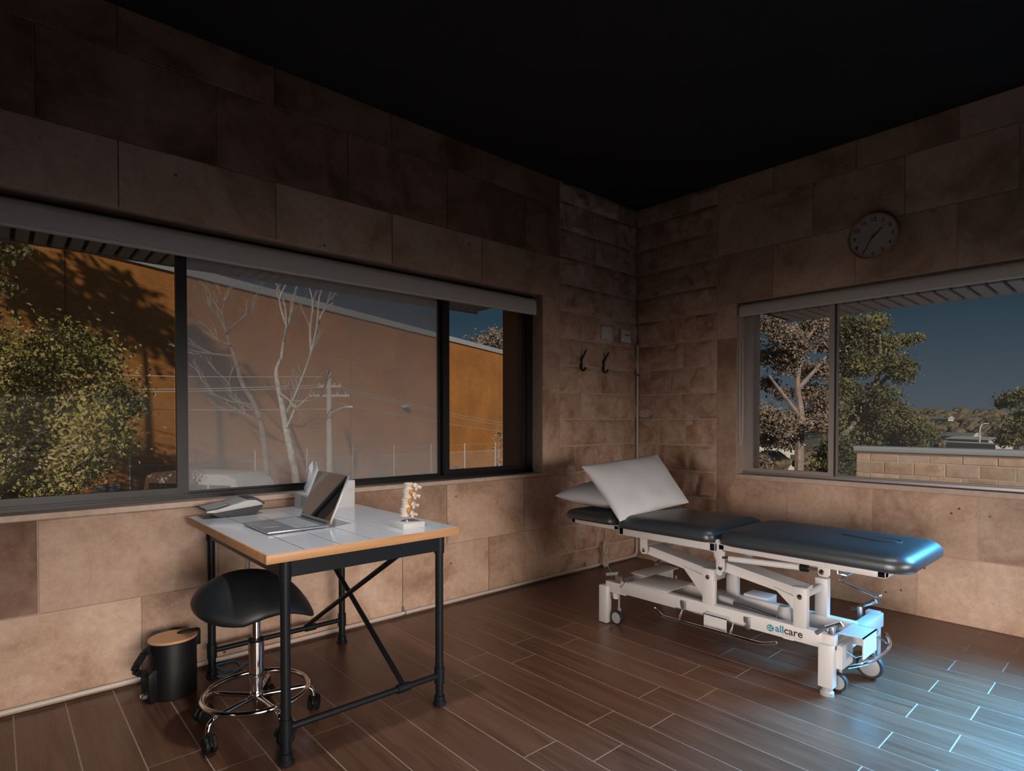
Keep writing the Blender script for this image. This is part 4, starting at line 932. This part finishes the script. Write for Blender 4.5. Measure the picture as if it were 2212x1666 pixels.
for px in (143, 757, 1300):
    s, z = wall_s(min(px, 1080), 800)
    B().box(s-.02, s+.02, GZ, ztop, 0, .012, M4=MW()).done('expansion_joint', 'joint', t, 0)
for px, py in ((822, 1024), (912, 1019), (983, 1012), (231, 1055)):
    s, z = wall_s(px, py); vo = B().box(s-.55, s+.55, z-.28, z+.18, 0, .06, M4=MW()).done('wall_vent', 'vent', t, 0)
    for k in range(4): B().box(s-.5, s+.5, z-.24+.1*k, z-.20+.1*k, .06, .085, M4=MW()).done('louvre', 'galv', vo, 0)
s, z = wall_s(871, 878); lf = B().box(s-.25, s+.25, z-.1, z+.12, 0, .5, bev=.05, M4=MW()).done('wall_lamp', 'galv', t)
# ---- trees
def leaf_cloud(name, m, blobs, n, size, seed, par, squash=.8):
    rg = random.Random(seed); bm = bmesh.new(); tot = sum(b[1]**2 for b in blobs)
    for c, r in blobs:
        c = Vector(c)
        for _ in range(int(n*r*r/tot)):
            d = Vector((rg.gauss(0, 1), rg.gauss(0, 1), rg.gauss(0, 1))).normalized(); rr = r*(rg.random()**.38)
            p = c+Vector((rg.gauss(0, 1), rg.gauss(0, 1), rg.gauss(0, 1)*squash))*r*.58
            a = Vector((rg.gauss(0, 1), rg.gauss(0, 1), rg.gauss(0, 1))).normalized(); b2 = a.cross(d+Vector((.01, .02, .03))).normalized(); s = size*rg.uniform(.6, 1.4)
            v = [bm.verts.new(p+a*s), bm.verts.new(p+b2*s*.55), bm.verts.new(p-a*s), bm.verts.new(p-b2*s*.55)]
            bm.faces.new(v)
    me = bpy.data.meshes.new(name); bm.to_mesh(me); bm.free(); me.materials.append(M[m]); o = link(bpy.data.objects.new(name, me), par); o['kind'] = 'stuff'; return o
def limbs(name, m, paths, par, seg=7):
    b = B()
    for pts, r0, r1 in paths:
        pts = smoothpath(pts, 4); n = len(pts); b.tube(pts, [r0+(r1-r0)*i/(n-1) for i in range(n)], seg)
    return b.done(name, m, par)
def ground_under(px, depth): p = at(px, 1000, depth); return Vector((p.x, p.y, GZ))
# leafy street tree on the left
base = ground_under(15, 17); t = thing('leafy_tree', 'leafy yellow green tree filling the left of the black framed window', 'tree', base)
rg = random.Random(5); bl = []
for px, py, r in ((40, 800, .8), (130, 760, .9), (190, 790, .8), (230, 860, .75), (70, 900, 1.0), (150, 900, 1.0), (215, 930, .7), (255, 960, .4), (60, 990, .9), (140, 1000, .75), (210, 1010, .3), (30, 1060, .7), (110, 1070, .6), (-60, 900, 1.3), (-50, 1010, 1.1), (-30, 780, .9)): bl.append((at(px, py, 17+rg.uniform(-1, 1)), r*1.0))
leaf_cloud('foliage', 'leaf_green', bl, 38000, .07, 1, t)
leaf_cloud('dark_foliage', 'leaf_gum', [(at(x, y, 17.6), r) for x, y, r in ((250, 860, .45), (280, 880, .35), (230, 920, .45), (130, 960, .6), (190, 980, .45), (80, 1010, .6), (150, 1030, .45))], 7000, .07, 9, t)  # darker green leaf clumps low in the crown
limbs('trunk', 'bark_white', [([base, at(12, 1050, 17), at(25, 960, 17), at(60, 860, 17)], .16, .05), ([at(20, 1000, 17), at(90, 930, 17), at(160, 850, 17)], .09, .02), ([at(14, 1040, 17), at(120, 990, 17), at(220, 930, 17)], .07, .015)], t)
base = ground_under(-40, 14); t = thing('overhanging_tree', 'dark leaf sprays at the top left edge of the black framed window', 'tree', base)
leaf_cloud('foliage', 'leaf_gum', [(at(2, 540, 14), .28), (at(5, 620, 14), .26), (at(62, 540, 14), .16), (at(-60, 560, 14), .7), (at(-80, 700, 14), .8)], 1500, .06, 2, t)
limbs('trunk', 'bark_brown', [([base, at(-120, 900, 14), at(-80, 650, 14)], .2, .06)], t)
# tall gum trees left of the view, whose shadows cross the brick wall
sdir = Vector((0.587, 0.809, -0.42)).normalized()
for i, (px, py, tt, r) in enumerate(((310, 690, 15, 1.3), (110, 640, 13, 1.2), (470, 800, 21, 1.0))):
    s, z = wall_s(px, py); P = bo+tw*s+Vector((0, 0, z)); c = P-sdir*tt; bs = Vector((c.x, c.y, GZ))
    rel = bs-CAM
    if CX+FPX*rel.dot(RT)/rel.dot(FW) > -60: continue
    t = thing('tall_gum_tree', ('middle', 'leftmost', 'tallest')[i]+' of the slender street gum trees left of the window view', 'tree', bs, 'gum trees along the street')
    leaf_cloud('foliage', 'leaf_gum', [(c, r), (c+Vector((.5, .6, -1.0)), r*.8), (c+Vector((-.6, .3, .9)), r*.6)], 1300, .16, 20+i, t)
    limbs('trunk', 'bark_white', [([bs, bs*.5+c*.5+Vector((.3, .2, 0)), c], .2, .05)], t)
# two bare trees
def twigs(rg, start, d, ln, r, depth, paths):
    p1 = start+d*ln*.5+Vector((rg.uniform(-.1, .1), rg.uniform(-.1, .1), rg.uniform(0, .1)))*ln; p2 = p1+(d+Vector((rg.uniform(-.35, .35), rg.uniform(-.2, .2), rg.uniform(.0, .3)))).normalized()*ln*.5
    paths.append(([start, p1, p2], r, r*.55))
    if depth > 0:
        for st in (p1, p2, p2):
            nd = (d+Vector((rg.uniform(-.9, .9), rg.uniform(-.5, .5), rg.uniform(-.1, .5)))).normalized(); twigs(rg, st, nd, ln*rg.uniform(.5, .75), r*.5, depth-1, paths)
def bare_tree(label, depth, main, branches, m, seed, bx, r0):
    base = ground_under(bx, depth); t = thing('bare_tree', label, 'tree', base, 'bare winter trees by the fence'); rg = random.Random(seed)
    pts = [base]+[at(x, y, depth) for x, y in main]
    limbs('trunk', m, [(pts, r0, r0*.35)], t, 9)
    paths = []; tw_ = []
    for br in branches:
        pp = [at(x, y, depth+rg.uniform(-.3, .3)) for x, y in br]; paths.append((pp, r0*.34, r0*.12))
        for q in range(4):
            i = rg.randint(1, len(pp)-1); d = (pp[i]-pp[i-1]).normalized(); d = (d+Vector((rg.uniform(-.7, .7), rg.uniform(-.4, .4), rg.uniform(0, .7)))).normalized(); twigs(rg, pp[i], d, rg.uniform(.5, .9), r0*.16, 1, tw_)
    limbs('branches', m, paths, t, 6); limbs('twigs', 'bark_twig', tw_, t, 4)
bare_tree('dark bare tree leaning left in front of the brick wall', 24.5, [(577, 1040), (573, 980), (565, 920), (548, 870), (524, 830), (512, 790), (498, 745), (488, 715)],
          [[(560, 905), (545, 875), (500, 868), (460, 850), (435, 820)], [(552, 885), (505, 862), (495, 830), (465, 800)], [(562, 915), (530, 895), (500, 890)], [(498, 745), (470, 735), (430, 705)], [(505, 770), (460, 765), (418, 765)], [(490, 720), (475, 690), (455, 665), (440, 640)], [(490, 718), (510, 700), (530, 680), (545, 660)], [(488, 715), (480, 680), (485, 650)]], 'bark_brown', 1, 580, .16)
bare_tree('pale forked bare tree next to the power pole', 23.5, [(640, 1040), (628, 975), (616, 915), (608, 870), (600, 830), (597, 800), (607, 775)],
          [[(607, 778), (612, 740), (618, 710), (615, 660), (600, 618)], [(616, 720), (628, 680), (637, 630)], [(612, 905), (630, 870), (655, 810), (672, 760), (685, 700), (690, 640), (705, 620)], [(672, 762), (670, 710), (676, 660), (668, 620)], [(684, 705), (700, 670), (720, 655)], [(618, 925), (634, 890), (645, 840)], [(604, 850), (625, 865), (640, 880), (668, 855)], [(617, 700), (604, 650), (617, 615)]], 'bark_white', 8, 648, .17)
# ---- power pole, lamp and wires
pdp = 26.0; pt = at(711, 800, pdp); pb = Vector((pt.x, pt.y, GZ))
t = thing('power_pole', 'grey timber power pole with crossarms and street lamp', 'pole', pb)
B().cyl(pb, pt, .17, .11, 14).done('pole_shaft', 'pole', t)
for z in (835, 855):
    p = at(712, z, pdp); h = .9 if z == 855 else .55
    B().beam(p-RT*h, p+RT*h, .10, .10).done('crossarm', 'pole', t, 0)
    for q in (-.8, -.4, .4, .8): B().lathe([(.0, 0), (.04, 0), (.055, .05), (.03, .1), (.0, .12)], p+RT*h*q+Vector((0, 0, .05)), 10).done('insulator', 'galv', t)
p = at(716, 892, pdp); B().tube([p, p+RT*.45+Vector((0, 0, .22)), p+RT*.8+Vector((0, 0, .26))], .03, 8).done('lamp_arm', 'galv', t)
B().box(-.18, .2, -.09, .09, -.05, .05, bev=.03, M4=Matrix.Translation(p+RT*.78+Vector((0, 0, .26))) @ Matrix.Rotation(math.atan2(RT.y, RT.x), 4, 'Z')).done('lamp_head', 'galv', t)
p = at(731, 1005, pdp); B().box(-.18, .18, -.15, .15, -.25, .2, bev=.03, M4=Matrix.Translation(p)).done('meter_box', 'vent', t)
for i, (a, c, lab) in enumerate((((-60, 838), (700, 832), 'upper'), ((-60, 843), (702, 837), 'lower'), ((-60, 797), (705, 814), 'highest'), ((-60, 872), (706, 884), 'lowest'))):
    A, Cc = at(*a, 20), at(*c, 26); mid = (A+Cc)/2-Vector((0, 0, .12))
    tag(B().tube(smoothpath([A, mid, Cc], 8), .016, 5).done('power_line', 'wire'), '%s of the power lines running left from the timber pole' % lab, 'wire', 'street power lines')
for i, (a, c, lab) in enumerate((((728, 836), (1180, 926), 'upper'), ((728, 842), (1180, 932), 'middle'), ((728, 872), (1180, 940), 'lower'))):
    A, Cc = at(*a, 26), at(*c, 52); mid = (A+Cc)/2-Vector((0, 0, .25))
    tag(B().tube(smoothpath([A, mid, Cc], 8), .02, 5).done('power_line', 'wire'), '%s of the power lines running right from the timber pole' % lab, 'wire', 'street power lines')
# ---- chain link fence along the street
A, Cc = at(-80, 1000, 22), at(1130, 985, 42); A.z = Cc.z = GZ; fd = (Cc-A); FL = fd.length; fd.normalize(); fn = Vector((-fd.y, fd.x, 0))
t = thing('chain_link_fence', 'chain link fence on steel posts in front of the brick wall', 'fence', A); ft = GZ+2.55
n = int(FL/2.6)
pm = None
for i in range(n+1):
    p = A+fd*FL*i/n
    if pm is None: pm = B().cyl(Vector((0, 0, 0)), Vector((0, 0, ft+.55-GZ)), .04, seg=8).done('fence_post', 'galv', t); pm.location = p
    else: o = bpy.data.objects.new('fence_post', pm.data); link(o, t); o.location = p
B().tube([A+Vector((0, 0, ft-GZ)), Cc+Vector((0, 0, ft-GZ))], .018, 6).done('top_rail', 'galv', t)
B().tube([A+Vector((0, 0, ft-GZ+.45)), Cc+Vector((0, 0, ft-GZ+.45))], .006, 4).done('barbed_wire', 'galv', t)
bm = bmesh.new(); hh = 1.3; s = 0.0
while s < FL:
    for sg in (1, -1):
        a = A+fd*s+Vector((0, 0, ft-GZ-hh)); c = a+fd*(sg*hh*.8)+Vector((0, 0, hh)); w = .007
        d = Vector((0, 0, 1))*w; bm.faces.new([bm.verts.new(q) for q in (a-d, a+d, c+d, c-d)])
    s += .13
me = bpy.data.meshes.new('wire_mesh'); bm.to_mesh(me); bm.free(); me.materials.append(M['galv']); o = link(bpy.data.objects.new('wire_mesh', me), t); o['kind'] = 'stuff'
# ---- van
va, vb = at(352, 1040, 22), at(618, 1040, 20.5); va.z = vb.z = GZ; vd = (vb-va); VL = vd.length; vd.normalize(); vn = Vector((-vd.y, vd.x, 0))
vz = at(480, 1021, 21).z-GZ
t = thing('van', 'silver van roof seen just above the window sill', 'van', (va+vb)/2)
mv = Matrix((vd, Vector((0, 0, 1)), -vn)).transposed().to_4x4(); mv.translation = va+vn*.9
prof = [(.1, .4), (VL-.05, .4), (VL, .9), (VL-.1, vz*.55), (VL-.75, vz*.62), (VL-1.35, vz*.93), (VL-1.8, vz), (.5, vz), (.15, vz-.12), (0, vz*.6), (0, .9)]
B().prism(prof, 1.8, mv, bev=.06).done('van_body', 'van', t, 50)
for x0, x1 in ((.35, 1.6), (1.75, 2.9), (3.0, VL-1.55)):
    B().box(x0, x1, vz*.63, vz*.86, 1.80, 1.83, M4=mv).done('side_window', 'van_glass', t, 0)
for xx in (.9, VL-1.0):
    for zz in (.1, 1.55): B().cyl(mv @ Vector((xx, .35, zz)), mv @ Vector((xx, .35, zz+.2)), .35).done('wheel', 'rubber', t)
# ---- shrub tops by the van, tree above the roof line
base = ground_under(755, 30); 
fb_ = at(1055, 745, 110); t = thing('roofline_tree', 'bushy tree rising behind the far end of the brick building', 'tree', Vector((fb_.x, fb_.y, GZ)))
leaf_cloud('foliage', 'leaf_pink', [(fb_, 2.6), (at(1080, 737, 110), 2.4), (at(1030, 754, 110), 1.5)], 2200, .28, 31, t); limbs('trunk', 'bark_brown', [([Vector((fb_.x, fb_.y, GZ)), fb_], .3, .1)], t)
pf = at(1078, 945, 44); t = thing('scraggly_shrub', 'small pale flowering shrub at the right end of the brick wall', 'shrub', Vector((pf.x, pf.y, GZ)))
leaf_cloud('foliage', 'leaf_pink', [(pf, .45), (at(1075, 970, 44), .4), (at(1082, 1000, 44), .5)], 160, .12, 32, t); limbs('stems', 'bark_twig', [([Vector((pf.x, pf.y, GZ)), pf], .05, .02)], t)

# ---- right window: neighbouring parapet of stone blocks
t = thing('stone_parapet', 'sandstone block parapet with grey capping outside the right window', 'wall', (6.6, -3, GZ))
PXf = 6.45; ptop = .885; pl = .16
B().box(PXf+.007, PXf+.35, -9, pl-.004, GZ, ptop-.06).done('core_wall', 'mortar', t, 0)
B().box(PXf-.05, PXf+.42, -9, pl+.03, ptop-.085, ptop, bev=.008).done('capping', 'cap', t, 40)
B().box(PXf-.012, PXf+.3, -9, pl+.01, ptop-.115, ptop-.085).done('ledge', 'ext_block', t, 0)
bh_, bw_ = .205, .42; z = ptop-.115; row = 0; big = None
zt_ = z
while z > -.55:
    hgt = .13 if row == 0 else bh_
    yy = pl-(.0 if row % 2 else .21)
    ed = [pl]; q = pl-(.21 if row % 2 == 0 else .42)
    while q > -4.2: ed.append(q); q -= bw_
    for a, c in zip(ed, ed[1:]):
        w = a-c-.016
        o = B().box(0, .045, -w/2, w/2, -(hgt-.016)/2, (hgt-.016)/2, bev=.004, seg=1).done('stone_block', 'ext_block', t, 0); o.location = (PXf+rnd.uniform(-.004, .004), (a+c)/2, z-hgt/2)
    z -= hgt; row += 1
# ---- gum trees outside the right window
def gum(label, depth, px, main, blobs, m, n, size, seed, barkm='bark_brown'):
    base = ground_under(px, depth); t = thing('gum_tree', label, 'tree', base, 'gum trees outside the right window'); rg = random.Random(seed)
    leaf_cloud('foliage', m, [(at(x, y, depth+rg.uniform(-1.2, 1.2)), r*depth/1259) for x, y, r in blobs], n, size, seed, t, squash=.75)
    paths = []
    for pts in main: paths.append(([base if q == 'b' else at(q[0], q[1], depth) for q in pts], .02*depth/2.2 if pts[0] == 'b' else .006*depth/1.4, .03))
    limbs('trunk', barkm, paths, t)
gum('pinkish dry leaved gum tree behind the sliding pane', 17, 1728, [['b', (1726, 980), (1730, 900), (1722, 820), (1740, 740), (1770, 700)], [(1728, 900), (1690, 850), (1660, 810)], [(1724, 840), (1760, 800), (1785, 770)], [(1722, 800), (1700, 750), (1690, 710)]],
    [(1665, 700, 22), (1690, 725, 26), (1720, 745, 26), (1745, 715, 22), (1765, 700, 24), (1780, 745, 18), (1660, 770, 22), (1700, 780, 26), (1740, 800, 20), (1775, 800, 20), (1660, 830, 18), (1690, 850, 16), (1750, 850, 24), (1780, 870, 22), (1655, 900, 24), (1690, 915, 26), (1735, 905, 26), (1770, 915, 20), (1660, 950, 22), (1700, 955, 20), (1650, 1000, 14)], 'leaf_pink', 24000, .045, 41)
gum('tall spreading gum tree behind the fixed right hand pane', 21, 1850, [['b', (1848, 960), (1870, 880), (1900, 800), (1900, 720)], [(1850, 940), (1830, 860), (1815, 780)], [(1880, 850), (1930, 800), (1955, 760)]],
    [(1815, 700, 22), (1850, 705, 24), (1890, 700, 22), (1830, 740, 28), (1880, 745, 28), (1920, 745, 20), (1955, 735, 15), (1985, 730, 9), (1820, 790, 28), (1865, 790, 24), (1920, 785, 24), (1960, 790, 15), (1820, 840, 24), (1950, 810, 18), (1880, 850, 20)], 'leaf_gum', 24000, .05, 42)
gum('dense yellow green lower gum tree beside the parapet corner', 19, 1812, [['b', (1812, 980), (1840, 920), (1880, 880)], [(1812, 980), (1800, 920), (1805, 870)]],
    [(1810, 880, 22), (1850, 880, 26), (1905, 860, 26), (1930, 890, 22), (1820, 920, 26), (1870, 915, 28), (1920, 920, 26), (1960, 910, 20), (1985, 930, 22), (2005, 940, 16), (1810, 960, 24), (1850, 955, 26), (1900, 950, 26), (1945, 950, 24), (1980, 958, 18), (1810, 1005, 22), (1840, 1010, 20), (1785, 985, 20), (1770, 1010, 16), (1835, 980, 20)], 'leaf_gum', 28000, .048, 43)
gum('tall thin crowned tree at the far right edge of the view', 45, 2205, [['b', (2200, 960), (2190, 900), (2180, 870)], [(2195, 920), (2215, 880), (2230, 850)]],
    [(2180, 865, 18), (2165, 875, 10), (2200, 860, 14), (2212, 850, 12), (2195, 910, 16), (2210, 930, 22), (2190, 945, 20), (2225, 900, 22), (2175, 935, 14), (2165, 955, 10)], 'leaf_gum', 5000, .14, 44)
# ---- distant hill of trees: each crown its own thing
rg = random.Random(77); crowns = []
for v in range(3):
    bm = bmesh.new(); bmesh.ops.create_icosphere(bm, subdivisions=3, radius=1)
    for vv in bm.verts: vv.co *= 1+.28*noise.fractal(vv.co*1.9+Vector((v*9, 2, 3)), 1, 2, 4); vv.co.z *= .75
    me = bpy.data.meshes.new('crown'); bm.to_mesh(me); bm.free(); me.materials.append(M['leaf_far']); crowns.append(me)
tr = B().cyl((0, 0, -1), (0, 0, .2), .07, seg=6).done('trunk', 'bark_brown'); trm = tr.data; bpy.data.objects.remove(tr)
def far_tree(px, py, depth, r, lab, grp):
    p = at(px, py, depth); o = thing('distant_tree', lab, 'tree', (p.x, p.y, p.z-r), grp)
    c = bpy.data.objects.new('crown', rg.choice(crowns)); COL.objects.link(c); c.parent = o; c.location = (0, 0, r); c.scale = (r, r, r); c.rotation_euler.z = rg.uniform(0, 6)
    k = bpy.data.objects.new('trunk', trm); COL.objects.link(k); k.parent = o; k.location = (0, 0, r*.9); k.scale = (r, r, max(1, (p.z-r-GZ)/1.0+r*.9))
bm = bmesh.new()
for y0, dep, st, r0, r1 in ((897, 260, 11, 2.2, 3.6), (906, 225, 12, 2.0, 3.4), (916, 195, 12, 2.0, 3.2), (926, 160, 13, 1.6, 2.6)):
    for px in range(1600, 2300, st):
        p = at(px+rg.uniform(-4, 4), y0+rg.uniform(-4, 4), dep+rg.uniform(-12, 12)); r = rg.uniform(r0, r1); src = rg.choice(crowns)
        tmp = bmesh.new(); tmp.from_mesh(src); vm = {}
        for v in tmp.verts: vm[v.index] = bm.verts.new(p+v.co*r)
        for f in tmp.faces: bm.faces.new([vm[v.index] for v in f.verts])
        tmp.free()
me = bpy.data.meshes.new('wooded_hillside'); bm.to_mesh(me); bm.free(); me.materials.append(M['leaf_far'])
o = link(bpy.data.objects.new('wooded_hillside', me)); tag(o, 'distant hillside covered with trees below the sky', 'woodland', kind='stuff')
for i, (px, py, dp, r, lab) in enumerate(((2008, 950, 118, 2.0, 'rounded dark tree left of the small cottage'), (2066, 938, 125, 1.8, 'rounded tree behind the long white flats'), (2128, 938, 120, 2.2, 'rounded tree just right of the street lamp'), (2160, 936, 112, 1.9, 'rounded tree above the wide white warehouse'), (2036, 962, 84, 1.0, 'small shrub in front of the long white flats'))): far_tree(px, py, dp, r, lab, 'trees among the sheds')
for i, (px, lab) in enumerate(((1628, 'low shrub at the left edge of the sliding pane'), (1665, 'low shrub left of the pinkish gum trunk'), (1752, 'low shrub right of the pinkish gum trunk'))): far_tree(px, 1000, 28, .8, lab, 'shrubs behind the gum')
# ---- distant buildings
def shed(name, label, x0, x1, ytop, ybot, depth, wallm, roofm, gable=.25, wins=0, D=8):
    a, c = at(x0, ybot, depth), at(x1, ybot, depth); zt = at(x0, ytop, depth).z; a.z = c.z = GZ; d = c-a; L = d.length; d.normalize(); n = Vector((-d.y, d.x, 0))
    t = thing(name, label, 'building', (a+c)/2); m = Matrix((d, Vector((0, 0, 1)), -n)).transposed().to_4x4(); m.translation = a+n*D
    B().box(0, L, 0, zt-GZ, 0, D, M4=m).done('walls', wallm, t, 0)
    B().prism([(-.2, zt-GZ), (L+.2, zt-GZ), (L/2+L*.15, zt-GZ+gable), (L/2-L*.15, zt-GZ+gable)], D+.4, m @ Matrix.Translation((0, 0, -.2))).done('roof', roofm, t, 0)
    for k in range(wins):
        xx = L*(k+.5)/wins; yb = zt-GZ-1.1; B().box(xx-L*.16/wins*1.2, xx+L*.16/wins*1.2, yb, yb+.55, D, D+.06, M4=m).done('window', 'house_dark', t, 0)
shed('white_shed', 'long white flats with rows of small windows below the hill', 2045, 2100, 952, 985, 95, 'house_white', 'house_roof', .2, 5)
shed('white_shed', 'white block with a small pointed roof beside the street lamp', 2101, 2116, 944, 985, 86, 'house_white', 'house_roof', .6, 3)
shed('white_shed', 'wide white warehouse with low curved roof at the right', 2135, 2206, 951, 985, 80, 'house_white', 'house_white', .35, 0)
shed('white_shed', 'low white shed in front of the wide warehouse', 2150, 2190, 960, 990, 70, 'house_white', 'house_white', .1, 0)
shed('cottage', 'small cottage with grey hipped roof left of the white flats', 2020, 2050, 939, 960, 110, 'house_tile', 'house_roof', .55, 0)
shed('cottage', 'pale house half way up the wooded hill', 2048, 2060, 905, 916, 176, 'house_white', 'house_roof', .8, 0)
shed('cottage', 'house with blue wall high on the wooded hill', 2022, 2038, 904, 914, 208, 'teal_ink', 'house_white', .5, 0)
shed('cottage', 'terracotta roofed house among the hill trees', 2080, 2094, 908, 918, 190, 'house_tile', 'house_tile', .7, 0)
shed('white_house', 'white house with pale roof seen behind the gum trunk', 1630, 1730, 962, 1040, 34, 'house_white', 'house_roof', .9, 3, 6)
# street lamp among the sheds
p = at(2116, 962, 75); t = thing('street_lamp', 'tall thin street lamp standing among the white sheds', 'lamp', Vector((p.x, p.y, GZ)))
B().tube([Vector((p.x, p.y, GZ)), at(2116, 940, 75), at(2117, 925, 75), at(2121, 917, 75), at(2128, 915, 75)], [.12, .10, .08, .07, .06], 8).done('lamp_post', 'galv', t)
B().box(-.35, .35, -.12, .12, -.06, .06, bev=.03, M4=Matrix.Translation(at(2130, 915, 75)) @ Matrix.Rotation(math.atan2(RT.y, RT.x), 4, 'Z')).done('lamp_head', 'galv', t)
